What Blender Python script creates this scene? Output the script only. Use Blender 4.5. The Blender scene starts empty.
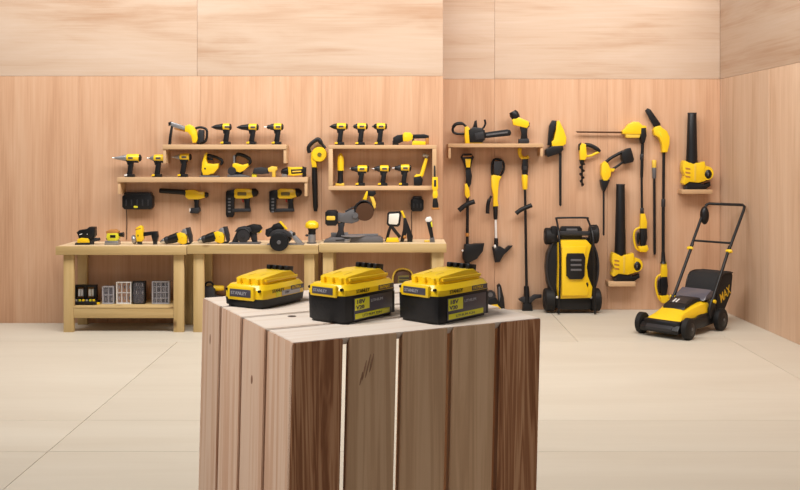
import bpy, bmesh, math, random
from mathutils import Vector, Matrix
random.seed(7)
scene = bpy.context.scene
COL = scene.collection
# ------------------------------------------------------------------ camera, light, exposure
F, CX, CY, H = 930.0, 400.0, 153.0, 1.695          # focal length in px, principal point, camera height in m
cam = bpy.data.objects.new('camera', bpy.data.cameras.new('camera'))
COL.objects.link(cam); scene.camera = cam
cam.location = (0, 0, H); cam.rotation_euler = (math.pi / 2, 0, 0)
cam.data.sensor_width = 36; cam.data.lens = F / 800 * 36
cam.data.shift_y = -(245 - CY) / 800
cam.data.clip_start = 0.05
w = bpy.data.worlds.new('studio'); scene.world = w; w.use_nodes = True
w.node_tree.nodes['Background'].inputs[0].default_value = (1.0, 0.98, 0.955, 1)
w.node_tree.nodes['Background'].inputs[1].default_value = 0.06
def area(name, loc, target, sx, sy, power, col):
    d = bpy.data.lights.new(name, 'AREA'); d.shape = 'RECTANGLE'; d.size = sx; d.size_y = sy
    d.energy = power; d.color = col
    o = bpy.data.objects.new(name, d); COL.objects.link(o); o.location = loc
    o.rotation_euler = (Vector(target) - Vector(loc)).to_track_quat('-Z', 'Y').to_euler()
    return o
area('overhead_softbox', (0.2, 6.5, 5.3), (0.2, 9.6, 1.0), 11.0, 2.0, 640, (1.0, 0.965, 0.925))
area('key_softbox', (-1.35, 0.95, 3.4), (0.0, 1.8, 1.2), 1.2, 1.2, 76, (1.0, 0.975, 0.945))
area('added_fill', (2.0, -1.2, 2.7), (0.2, 1.6, 1.2), 1.0, 1.0, 22, (1.0, 0.975, 0.945))  # unseen lamp added behind the camera to brighten the plinth front
scene.view_settings.view_transform = 'Standard'; scene.view_settings.look = 'None'
scene.view_settings.exposure = 0.0; scene.view_settings.gamma = 1.0
scene.view_settings.use_curve_mapping = False
# ------------------------------------------------------------------ materials
MATS = {}
def mat(name, col, rough=0.45, metal=0.0, spec=0.5, bump=0.0, bscale=200, emit=None):
    m = bpy.data.materials.new(name); m.use_nodes = True
    nt = m.node_tree; b = nt.nodes['Principled BSDF']
    b.inputs['Base Color'].default_value = (*col, 1); b.inputs['Roughness'].default_value = rough
    b.inputs['Metallic'].default_value = metal; b.inputs['Specular IOR Level'].default_value = spec
    n = nt.nodes.new('ShaderNodeTexNoise'); n.inputs['Scale'].default_value = bscale
    tc = nt.nodes.new('ShaderNodeTexCoord'); nt.links.new(tc.outputs['Object'], n.inputs['Vector'])
    mr = nt.nodes.new('ShaderNodeMapRange'); mr.inputs['To Min'].default_value = rough - 0.06
    mr.inputs['To Max'].default_value = rough + 0.06
    nt.links.new(n.outputs['Fac'], mr.inputs['Value']); nt.links.new(mr.outputs['Result'], b.inputs['Roughness'])
    if bump:
        bp = nt.nodes.new('ShaderNodeBump'); bp.inputs['Strength'].default_value = bump
        bp.inputs['Distance'].default_value = 0.002
        nt.links.new(n.outputs['Fac'], bp.inputs['Height']); nt.links.new(bp.outputs['Normal'], b.inputs['Normal'])
    MATS[name] = m
    return m
mat('yellow', (0.90, 0.58, 0.012), 0.30)
mat('yellow_soft', (0.80, 0.53, 0.06), 0.5)
mat('lime', (0.72, 0.66, 0.03), 0.4)
mat('black', (0.009, 0.0085, 0.0095), 0.38, spec=0.35, bump=0.15)
mat('rubber', (0.011, 0.010, 0.010), 0.6, spec=0.3, bump=0.3)
mat('charcoal', (0.026, 0.025, 0.028), 0.42, spec=0.4)
mat('grey', (0.115, 0.11, 0.115), 0.4)
mat('olive', (0.16, 0.12, 0.02), 0.5)
mat('steel', (0.62, 0.61, 0.60), 0.33, metal=0.9)
mat('silver', (0.36, 0.35, 0.36), 0.34, metal=0.6)
mat('pale', (0.80, 0.78, 0.75), 0.4)
mat('lens', (0.82, 0.78, 0.70), 0.25)
mat('label', (0.070, 0.062, 0.080), 0.35)
mat('print_grey', (0.42, 0.41, 0.44), 0.5)
mat('cloth', (0.014, 0.013, 0.014), 0.85, bump=0.5, bscale=500)
mat('amber', (0.45, 0.19, 0.04), 0.5)
mat('smoke', (0.11, 0.10, 0.12), 0.2)
mat('red', (0.45, 0.03, 0.02), 0.45)
g = bpy.data.materials.new('clear_plastic'); g.use_nodes = True
gb = g.node_tree.nodes['Principled BSDF']; gb.inputs['Base Color'].default_value = (0.62, 0.58, 0.66, 1)
gb.inputs['Roughness'].default_value = 0.18; gb.inputs['Transmission Weight'].default_value = 0.0
gb.inputs['Alpha'].default_value = 0.08
MATS['clear_plastic'] = g

def wood(name, axis, dark, mid, light, stretch=14.0, size=1.0, fine=1.0, contrast=1.0, rough=0.55, var=0.10, knots=0.0,
         knot_col=(0.12, 0.045, 0.015), rings=0.0, tint=None):
    """grain runs along the object's local axis; every object gets its own offset and a little tone of its own"""
    m = bpy.data.materials.new(name); m.use_nodes = True; nt = m.node_tree; L = nt.links.new; N = nt.nodes.new
    b = nt.nodes['Principled BSDF']
    tc = N('ShaderNodeTexCoord'); oi = N('ShaderNodeObjectInfo')
    off = N('ShaderNodeVectorMath'); off.operation = 'SCALE'; off.inputs[0].default_value = (37.1, 23.7, 51.3)
    L(oi.outputs['Random'], off.inputs['Scale'])
    add = N('ShaderNodeVectorMath'); add.operation = 'ADD'
    L(tc.outputs['Object'], add.inputs[0]); L(off.outputs['Vector'], add.inputs[1])
    sc = N('ShaderNodeVectorMath'); sc.operation = 'MULTIPLY'
    s = [size * stretch / 4.0] * 3; s['xyz'.index(axis)] = size * 0.5
    sc.inputs[1].default_value = s; L(add.outputs['Vector'], sc.inputs[0])
    n1 = N('ShaderNodeTexNoise'); n1.inputs['Scale'].default_value = 1.0; n1.inputs['Detail'].default_value = 5
    n1.inputs['Roughness'].default_value = 0.55; n1.inputs['Distortion'].default_value = 0.7
    L(sc.outputs['Vector'], n1.inputs['Vector'])
    s2 = N('ShaderNodeVectorMath'); s2.operation = 'MULTIPLY'
    q = [size * stretch * 3.5] * 3; q['xyz'.index(axis)] = size * 1.6
    s2.inputs[1].default_value = q; L(add.outputs['Vector'], s2.inputs[0])
    n2 = N('ShaderNodeTexNoise'); n2.inputs['Scale'].default_value = 1.0; n2.inputs['Detail'].default_value = 4
    L(s2.outputs['Vector'], n2.inputs['Vector'])
    mixv = N('ShaderNodeMix'); mixv.data_type = 'FLOAT'; mixv.inputs[0].default_value = 0.28 * fine
    L(n1.outputs['Fac'], mixv.inputs[2]); L(n2.outputs['Fac'], mixv.inputs[3])
    fac = mixv.outputs[0]
    if rings:
        wv = N('ShaderNodeMath'); wv.operation = 'MULTIPLY'; wv.inputs[1].default_value = 46.0 * rings
        L(n1.outputs['Fac'], wv.inputs[0])
        sn = N('ShaderNodeMath'); sn.operation = 'SINE'; L(wv.outputs[0], sn.inputs[0])
        mm = N('ShaderNodeMapRange'); mm.inputs['From Min'].default_value = -1; mm.inputs['To Min'].default_value = 0.30
        mm.inputs['To Max'].default_value = 0.70; L(sn.outputs[0], mm.inputs['Value'])
        mx = N('ShaderNodeMix'); mx.data_type = 'FLOAT'; mx.inputs[0].default_value = 0.55
        L(fac, mx.inputs[2]); L(mm.outputs['Result'], mx.inputs[3]); fac = mx.outputs[0]
    cr = N('ShaderNodeValToRGB'); e = cr.color_ramp.elements
    c = 0.24 / contrast
    e[0].position = 0.5 - c; e[0].color = (*dark, 1); e[1].position = 0.5 + c; e[1].color = (*light, 1)
    me = cr.color_ramp.elements.new(0.5); me.color = (*mid, 1)
    L(fac, cr.inputs['Fac'])
    hsv = N('ShaderNodeHueSaturation'); L(cr.outputs['Color'], hsv.inputs['Color'])
    mr = N('ShaderNodeMapRange'); mr.inputs['To Min'].default_value = 1 - var; mr.inputs['To Max'].default_value = 1 + var
    L(oi.outputs['Random'], mr.inputs['Value']); L(mr.outputs['Result'], hsv.inputs['Value'])
    col = hsv.outputs['Color']
    if knots:
        kv = N('ShaderNodeTexVoronoi'); kv.inputs['Scale'].default_value = 1.0
        ks = N('ShaderNodeVectorMath'); ks.operation = 'MULTIPLY'
        kk = [knots * 1.6] * 3; kk['xyz'.index(axis)] = knots * 0.9
        ks.inputs[1].default_value = kk; L(add.outputs['Vector'], ks.inputs[0]); L(ks.outputs['Vector'], kv.inputs['Vector'])
        km = N('ShaderNodeMapRange'); km.inputs['From Min'].default_value = 0.03; km.inputs['From Max'].default_value = 0.15
        km.inputs['To Min'].default_value = 0.85; km.inputs['To Max'].default_value = 0.0
        L(kv.outputs['Distance'], km.inputs['Value'])
        kx = N('ShaderNodeMix'); kx.data_type = 'RGBA'; L(km.outputs['Result'], kx.inputs[0]); L(col, kx.inputs[6])
        kx.inputs[7].default_value = (*knot_col, 1); col = kx.outputs[2]
    L(col, b.inputs['Base Color']); b.inputs['Roughness'].default_value = rough
    b.inputs['Specular IOR Level'].default_value = 0.25
    bp = N('ShaderNodeBump'); bp.inputs['Strength'].default_value = 0.12; bp.inputs['Distance'].default_value = 0.002
    L(fac, bp.inputs['Height']); L(bp.outputs['Normal'], b.inputs['Normal'])
    MATS[name] = m
PLY = ((0.47, 0.252, 0.142), (0.60, 0.358, 0.222), (0.675, 0.445, 0.298))
wood('ply_vertical', 'z', *PLY, stretch=20, size=1.0, fine=1.4, contrast=1.05, var=0.04)
wood('ply_pale', 'z', (0.50, 0.31, 0.195), (0.63, 0.43, 0.295), (0.71, 0.52, 0.38), stretch=20, size=1.0, fine=1.4, contrast=1.1, var=0.06)
wood('ply_horizontal', 'x', (0.405, 0.245, 0.152), (0.51, 0.368, 0.268), (0.56, 0.432, 0.338), stretch=16, size=1.0, fine=0.8, contrast=1.2, var=0.05)
wood('ply_floor', 'x', (0.565, 0.50, 0.405), (0.605, 0.545, 0.45), (0.645, 0.59, 0.495), stretch=12, size=0.8, fine=0.7, var=0.03, rough=0.5)
for ax in 'xyz':
    wood('pine_' + ax, ax, (0.40, 0.255, 0.10), (0.53, 0.37, 0.165), (0.63, 0.46, 0.235), stretch=40, size=1.3, fine=0.9, knots=3.2, var=0.07)
    wood('shelf_' + ax, ax, (0.50, 0.30, 0.155), (0.61, 0.395, 0.22), (0.68, 0.465, 0.28), stretch=40, size=1.2, fine=0.9, var=0.06)
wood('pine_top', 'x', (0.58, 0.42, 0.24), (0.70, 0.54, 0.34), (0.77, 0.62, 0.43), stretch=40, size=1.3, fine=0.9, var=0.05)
wood('fir_dark_z', 'z', (0.20, 0.07, 0.026), (0.40, 0.18, 0.085), (0.54, 0.29, 0.155), stretch=60, size=2.2, fine=0.7, rings=1.1, contrast=1.5, var=0.08)
wood('fir_brown_z', 'z', (0.42, 0.245, 0.135), (0.56, 0.35, 0.205), (0.66, 0.44, 0.275), stretch=90, size=2.0, fine=1.6, rings=0.5, contrast=0.9, var=0.10)
wood('fir_light_z', 'z', (0.50, 0.26, 0.155), (0.64, 0.41, 0.28), (0.73, 0.54, 0.41), stretch=80, size=1.8, fine=1.5, rings=0.4, contrast=1.3, var=0.05)
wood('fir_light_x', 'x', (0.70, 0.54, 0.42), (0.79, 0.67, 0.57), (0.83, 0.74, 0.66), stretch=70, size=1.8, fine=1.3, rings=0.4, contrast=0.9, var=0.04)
wood('fir_inner', 'z', (0.56, 0.26, 0.10), (0.66, 0.33, 0.14), (0.72, 0.40, 0.19), stretch=60, size=2.0, var=0.05)
mat('joint', (0.34, 0.19, 0.10), 0.8)
mat('knot', (0.05, 0.02, 0.01), 0.7)
mat('bronze', (0.10, 0.045, 0.022), 0.35, metal=0.3)
mat('floor_joint', (0.50, 0.425, 0.335), 0.8)
M = MATS
# ------------------------------------------------------------------ mesh helpers
def empty(name, loc=(0, 0, 0), rz=0.0):
    o = bpy.data.objects.new(name, None); COL.objects.link(o); o.location = loc; o.rotation_euler = (0, 0, rz)
    o.empty_display_size = 0.05
    return o
def tag(o, label, cat, group=None):
    o['label'] = label; o['category'] = cat
    if group: o['group'] = group
    return o
def struct(o):
    o['kind'] = 'structure'
    return o
def obj(name, bm, m, parent=None, loc=None, sharp=38):
    me = bpy.data.meshes.new(name); bmesh.ops.recalc_face_normals(bm, faces=bm.faces[:])
    bm.to_mesh(me); bm.free()
    for p in me.polygons: p.use_smooth = True
    me.set_sharp_from_angle(angle=math.radians(sharp))
    me.materials.append(M[m] if isinstance(m, str) else m)
    o = bpy.data.objects.new(name, me); COL.objects.link(o)
    if parent: o.parent = parent
    if loc is not None: o.location = loc
    return o
def bev(bm, off, seg=2):
    if off > 0:
        es = [e for e in bm.edges if len(e.link_faces) == 2 and e.calc_face_angle(0) > 0.5]
        bmesh.ops.bevel(bm, geom=es, offset=off, segments=seg, affect='EDGES', clamp_overlap=True, profile=0.5)
def join(*bms):
    a = bms[0]
    for b in bms[1:]:
        me = bpy.data.meshes.new('t'); b.to_mesh(me); b.free(); a.from_mesh(me); bpy.data.meshes.remove(me)
    return a
def box(c, s, b=0.0, rot=None, seg=2):
    bm = bmesh.new(); bmesh.ops.create_cube(bm, size=1)
    for v in bm.verts: v.co = Vector((v.co.x * s[0], v.co.y * s[1], v.co.z * s[2]))
    bev(bm, b, seg)
    if rot is not None: bmesh.ops.transform(bm, matrix=rot, verts=bm.verts)
    for v in bm.verts: v.co += Vector(c)
    return bm
def prism(pts, y0, y1, b=0.0, seg=2):
    """outline in the XZ plane, pushed through y"""
    bm = bmesh.new()
    a = [bm.verts.new((x, y0, z)) for x, z in pts]; c = [bm.verts.new((x, y1, z)) for x, z in pts]
    n = len(pts)
    bm.faces.new(a); bm.faces.new(list(reversed(c)))
    for i in range(n): bm.faces.new((a[i], c[i], c[(i + 1) % n], a[(i + 1) % n]))
    bmesh.ops.recalc_face_normals(bm, faces=bm.faces[:])
    if b > 0:
        fr = [e for e in bm.edges if abs(e.verts[0].co.y - e.verts[1].co.y) < 1e-6]
        bmesh.ops.bevel(bm, geom=fr, offset=b, segments=seg, affect='EDGES', clamp_overlap=True, profile=0.5)
    return bm
def plan(pts, z0, z1, b=0.0, seg=2):
    """outline in the XY plane, pushed up through z"""
    bm = bmesh.new()
    a = [bm.verts.new((x, y, z0)) for x, y in pts]; c = [bm.verts.new((x, y, z1)) for x, y in pts]
    n = len(pts)
    bm.faces.new(a); bm.faces.new(list(reversed(c)))
    for i in range(n): bm.faces.new((a[i], c[i], c[(i + 1) % n], a[(i + 1) % n]))
    bmesh.ops.recalc_face_normals(bm, faces=bm.faces[:])
    if b > 0:
        fr = [e for e in bm.edges if abs(e.verts[0].co.z - e.verts[1].co.z) < 1e-6]
        bmesh.ops.bevel(bm, geom=fr, offset=b, segments=seg, affect='EDGES', clamp_overlap=True, profile=0.5)
    return bm
def lathe(p0, p1, prof, seg=16):
    """prof: (t along p0-p1, radius)"""
    p0 = Vector(p0); p1 = Vector(p1); d = p1 - p0; z = d.normalized()
    x = z.orthogonal().normalized(); y = z.cross(x)
    bm = bmesh.new(); rings = []
    for t, r in prof:
        c = p0 + d * t
        rings.append([bm.verts.new(c + (x * math.cos(a) + y * math.sin(a)) * max(r, 1e-5))
                      for a in [2 * math.pi * i / seg for i in range(seg)]])
    for a, b in zip(rings, rings[1:]):
        for i in range(seg): bm.faces.new((a[i], a[(i + 1) % seg], b[(i + 1) % seg], b[i]))
    bm.faces.new(rings[0]); bm.faces.new(list(reversed(rings[-1])))
    return bm
def tube(pts, r, seg=8, closed=False):
    pts = [Vector(p) for p in pts]; n = len(pts); bm = bmesh.new(); rings = []
    up = None
    for i, p in enumerate(pts):
        if closed: d = (pts[(i + 1) % n] - pts[i - 1]).normalized()
        else: d = (pts[min(i + 1, n - 1)] - pts[max(i - 1, 0)]).normalized()
        if up is None: up = d.orthogonal().normalized()
        up = (up - d * up.dot(d)).normalized(); s = d.cross(up)
        rr = r[i] if isinstance(r, (list, tuple)) else r
        rings.append([bm.verts.new(p + (up * math.cos(a) + s * math.sin(a)) * rr)
                      for a in [2 * math.pi * k / seg for k in range(seg)]])
    m = n if closed else n - 1
    for i in range(m):
        a, b = rings[i], rings[(i + 1) % n]
        for k in range(seg): bm.faces.new((a[k], a[(k + 1) % seg], b[(k + 1) % seg], b[k]))
    if not closed: bm.faces.new(rings[0]); bm.faces.new(list(reversed(rings[-1])))
    return bm
def smooth(pts, n=5, closed=False):
    P = [Vector(p) for p in pts]; out = []; m = len(P)
    for i in range(m if closed else m - 1):
        if closed: a, b, c, d = P[i - 1], P[i], P[(i + 1) % m], P[(i + 2) % m]
        else: a, b, c, d = P[max(i - 1, 0)], P[i], P[i + 1], P[min(i + 2, m - 1)]
        for k in range(n):
            t = k / n
            out.append(0.5 * ((2 * b) + (c - a) * t + (2 * a - 5 * b + 4 * c - d) * t * t + (3 * b - a - 3 * c + d) * t ** 3))
    if not closed: out.append(P[-1])
    return out
def ellipsoid(c, r, u=16, v=10):
    bm = bmesh.new(); bmesh.ops.create_uvsphere(bm, u_segments=u, v_segments=v, radius=1)
    for p in bm.verts: p.co = Vector((p.co.x * r[0] + c[0], p.co.y * r[1] + c[1], p.co.z * r[2] + c[2]))
    return bm
def text(name, s, size, m, parent, mtx, extrude=0.0003, bold=0.0, xs=1.0):
    cu = bpy.data.curves.new(name, 'FONT'); cu.body = s; cu.size = size; cu.extrude = extrude; cu.offset = bold
    cu.resolution_u = 3; cu.align_x = 'LEFT'
    t = bpy.data.objects.new('tmp', cu); COL.objects.link(t)
    dg = bpy.context.evaluated_depsgraph_get(); me = bpy.data.meshes.new_from_object(t.evaluated_get(dg))
    bpy.data.objects.remove(t); me.name = name
    me.transform(Matrix.Diagonal((xs, 1, 1, 1))); me.transform(mtx)
    me.materials.clear(); me.materials.append(M[m])
    o = bpy.data.objects.new(name, me); COL.objects.link(o); o.parent = parent
    return o
# a pixel of the photograph at distance D from the camera plane
def PX(x, D): return (x - CX) / F * D
def PZ(y, D): return H - (y - CY) / F * D
# ------------------------------------------------------------------ the room
DL, DR = 9.27, 10.07                         # left wall section, recessed right section
XE = PX(443, DL)                             # free edge of the left section
XC = PX(720, DR)                             # inner corner with the right wall
def panel(parent, x0, x1, z0, z1, y, m, name='plywood_panel', gap=0.0009):
    bm = box(((x0 + x1) / 2, y + 0.009, (z0 + z1) / 2), (x1 - x0 - 2 * gap, 0.018, z1 - z0 - 2 * gap), 0.0012, seg=1)
    c = Vector(((x0 + x1) / 2, y + 0.009, (z0 + z1) / 2))
    for v in bm.verts: v.co -= c
    return obj(name, bm, m, parent, c)
wl = struct(obj('wall_back', box(((-6.2 + XE) / 2, DL + 0.06, 1.85), (XE + 6.2, 0.08, 3.70)), 'joint'))
SEAM_L, SEAM_R = 2.462, 2.496
x = XE
while x > -6.1:
    panel(wl, max(x - 1.21, -6.2), x, 0.0, SEAM_L, DL, 'ply_vertical'); x -= 1.21
x = XE
while x > -6.1:
    panel(wl, max(x - 2.45, -6.2), x, SEAM_L, 3.70, DL, 'ply_horizontal'); x -= 2.45
# return of the left section back to the recessed wall
rt = struct(obj('wall_return', box((XE - 0.05, (DL + DR) / 2 + 0.05, 1.85), (0.08, DR - DL - 0.08, 3.70)), 'ply_vertical'))
wr = struct(obj('wall_recess', box(((XE - 0.1 + XC + 0.1) / 2, DR + 0.06, 1.85), (XC - XE + 0.2, 0.08, 3.70)), 'joint'))
x = XC
while x > XE:
    panel(wr, max(x - 1.22, XE - 0.1), x, 0.0, SEAM_R, DR, 'ply_vertical'); x -= 1.22
x = XC
while x > XE:
    panel(wr, max(x - 2.44, XE - 0.1), x, SEAM_R, 3.70, DR, 'ply_horizontal'); x -= 2.44
# right wall: slightly splayed, panels in the wall's own frame (local x runs towards the camera)
ang = math.atan2(-1.86, 0.065)
wright = struct(obj('wall_right', box((4.5, 0.06, 1.85), (9.4, 0.08, 3.70)), 'joint'))
wright.location = (XC, DR, 0); wright.rotation_euler = (0, 0, ang)
x = 0.0
while x < 9:
    panel(wright, x, x + 1.22, 0.0, SEAM_R, 0.0, 'ply_pale'); x += 1.22
x = 0.0
while x < 9:
    panel(wright, x, x + 2.44, SEAM_R, 3.70, 0.0, 'ply_horizontal'); x += 2.44
# floor of pale sheets over a base slab
fl = struct(obj('floor', box((-0.4, 5.0, -0.06), (13.0, 11.0, 0.10)), 'floor_joint'))
def sheet(x0, x1, y0, y1):
    c = Vector(((x0 + x1) / 2, (y0 + y1) / 2, -0.005))
    obj('floor_panel', box((0, 0, 0), (x1 - x0 - 0.004, y1 - y0 - 0.004, 0.010), 0.0015, seg=1), 'ply_floor', fl, c)
rows = [(-0.4, 1.62), (1.62, 2.84), (2.84, 4.06), (4.06, 5.28), (5.28, 5.90), (5.90, 8.35), (8.35, DR + 0.02)]
for i, (a, b) in enumerate(rows):
    if i == 6: xs = [-6.6, -4.2, XE - 0.02, 1.6, 3.0, 4.2]
    elif i == 5: xs = [-6.6, -4.44, -2.0, 0.44, 3.0, 4.2]
    elif i == 4: xs = [-6.6, -2.0, 0.44, 4.2]
    else: xs = [-6.6, -4.44, -2.0, 0.44, 2.9, 4.2] if i % 2 else [-6.6, -3.2, -2.0, 1.6, 4.2]
    for p, q in zip(xs, xs[1:]): sheet(p, q, a, b)
# ------------------------------------------------------------------ plinth of vertical boards
PT = 1.415                                   # top of the plinth
drop = H - PT
def on_top(x, y):
    D = F * drop / (y - CY); return Vector((PX(x, D), D))
A = on_top(201, 298); B = on_top(293, 343); C = on_top(541, 318)
e1 = (C - B).normalized(); e2 = Vector((-e1.y, e1.x))
LF = (C - B).length; LS = (A - B).dot(e2)
pl = empty('plinth', (B.x, B.y, 0), math.atan2(e1.y, e1.x))
tag(pl, 'tall square plinth of upright timber boards carrying the three big batteries', 'plinth')
LEAN = 0.024
dl = Vector((math.cos(-pl.rotation_euler.z), math.sin(-pl.rotation_euler.z)))     # world x in the plinth's frame
def lean(bm):
    for v in bm.verts:
        k = LEAN * (v.co.z - PT); v.co.x += dl.x * k; v.co.y += dl.y * k
    return bm
T_ = 0.013
def hexa(lo, hi):
    """eight corners -> box, lower four then upper four"""
    bm = bmesh.new(); v = [bm.verts.new(p) for p in lo + hi]
    for f in ((0, 1, 2, 3), (4, 5, 6, 7), (0, 1, 5, 4), (1, 2, 6, 5), (2, 3, 7, 6), (3, 0, 4, 7)): bm.faces.new([v[i] for i in f])
    bmesh.ops.recalc_face_normals(bm, faces=bm.faces[:])
    bmesh.ops.bevel(bm, geom=bm.edges[:], offset=0.0014, segments=2, affect='EDGES', clamp_overlap=True)
    return bm
gap = 0.0105; n = 5; wb = (LF - gap * (n - 1)) / n
fm = ['fir_dark_z', 'fir_brown_z', 'fir_brown_z', 'fir_brown_z', 'fir_dark_z']
for i in range(n):
    x0 = i * (wb + gap); x1 = x0 + wb
    lo = [(x0, 0, 0), (x1, 0, 0), (x1, T_, 0), (x0, T_, 0)]; hi = [(x0, 0, PT), (x1, 0, PT), (x1, T_, PT - T_), (x0, T_, PT - T_)]
    obj('front_board', lean(hexa(lo, hi)), fm[i], pl)
m4 = 4; gs = 0.0115; ws = (LS - gs * (m4 - 1)) / m4
for i in range(m4):
    y0 = i * (ws + gs); y1 = y0 + ws; ya = y0 + (0.0004 if i == 0 else 0)
    lo = [(0, ya, 0), (0, y1, 0), (T_, y1, 0), (T_, max(ya, T_ if i == 0 else 0), 0)]
    hi = [(0, ya, PT), (0, y1, PT), (T_, y1, PT - T_), (T_, max(ya, T_ if i == 0 else 0), PT - T_)]
    obj('side_board', lean(hexa(lo, hi)), 'fir_light_z', pl)
    # top slat, mitred into the side boards (and into the front boards for the nearest one)
    d0 = T_ if i == 0 else 0
    lo = [(T_, y0 + d0, PT - T_), (LF - T_, y0 + d0, PT - T_), (LF - T_, y1, PT - T_), (T_, y1, PT - T_)]
    hi = [(0.0003, y0 + 0.0003, PT), (LF, y0 + 0.0003, PT), (LF, y1, PT), (0.0003, y1, PT)]
    obj('top_slat', lean(hexa(lo, hi)), 'fir_light_x', pl)
for i in range(m4):
    y0 = i * (ws + gs); y1 = y0 + ws + gs - 0.001
    lo = [(LF - T_, y0 + T_ * (i == 0), 0), (LF - T_, y1, 0), (LF, y1, 0), (LF, y0 + T_ * (i == 0), 0)]
    hi = [(p[0], p[1], PT - T_ if p[0] < LF - 0.001 else PT - 0.001) for p in lo]
    obj('side_board', lean(hexa(lo, hi)), 'fir_inner', pl)
obj('top_rail', lean(box((LF / 2, LS - 0.015, PT - T_ - 0.016), (LF - 2 * T_ - 0.004, 0.02, 0.030), 0.001)), 'fir_inner', pl)
obj('floor_rail', lean(box((LF / 2, LS - 0.015, 0.03), (LF - 2 * T_ - 0.004, 0.02, 0.05), 0.001)), 'fir_inner', pl)
kp = on_top(292, 316.3) - B
obj('knot', lathe((kp.dot(e1), kp.dot(e2), PT - 0.002), (kp.dot(e1), kp.dot(e2), PT + 0.0006), [(0, 0.0075), (0.9, 0.0075), (1, 0.0065)]), 'knot', pl)
mat('knot_wood', (0.24, 0.11, 0.06), 0.6)
mat('streak_wood', (0.27, 0.14, 0.075), 0.6)
def on_face(u0, off, z, sx, sz, tilt, front):
    R3 = Matrix.Rotation(tilt, 4, 'Y' if front else 'X')
    bm = ellipsoid((0, 0, 0), (sx, 0.0008, sz) if front else (0.0008, sx, sz), 12, 8)
    bmesh.ops.transform(bm, matrix=R3, verts=bm.verts)
    for v_ in bm.verts: v_.co += Vector((u0, 0, z) if front else (0, u0, z))
    obj('knot', lean(bm), 'streak_wood' if front else 'knot_wood', pl)
on_face(1.52 * ws + gs, 0, 1.322, 0.0045, 0.0075, 0.1, False)
on_face(3.5 * ws + 3 * gs, 0, 1.345, 0.003, 0.010, 0.0, False)
for du, dz, sz in ((0.026, 0.0, 0.016), (0.032, 0.006, 0.019), (0.038, 0.010, 0.015), (0.021, -0.012, 0.011)):
    on_face(wb + gap + du, 0, 1.362 + dz, 0.0014, sz, 0.22, True)
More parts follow.
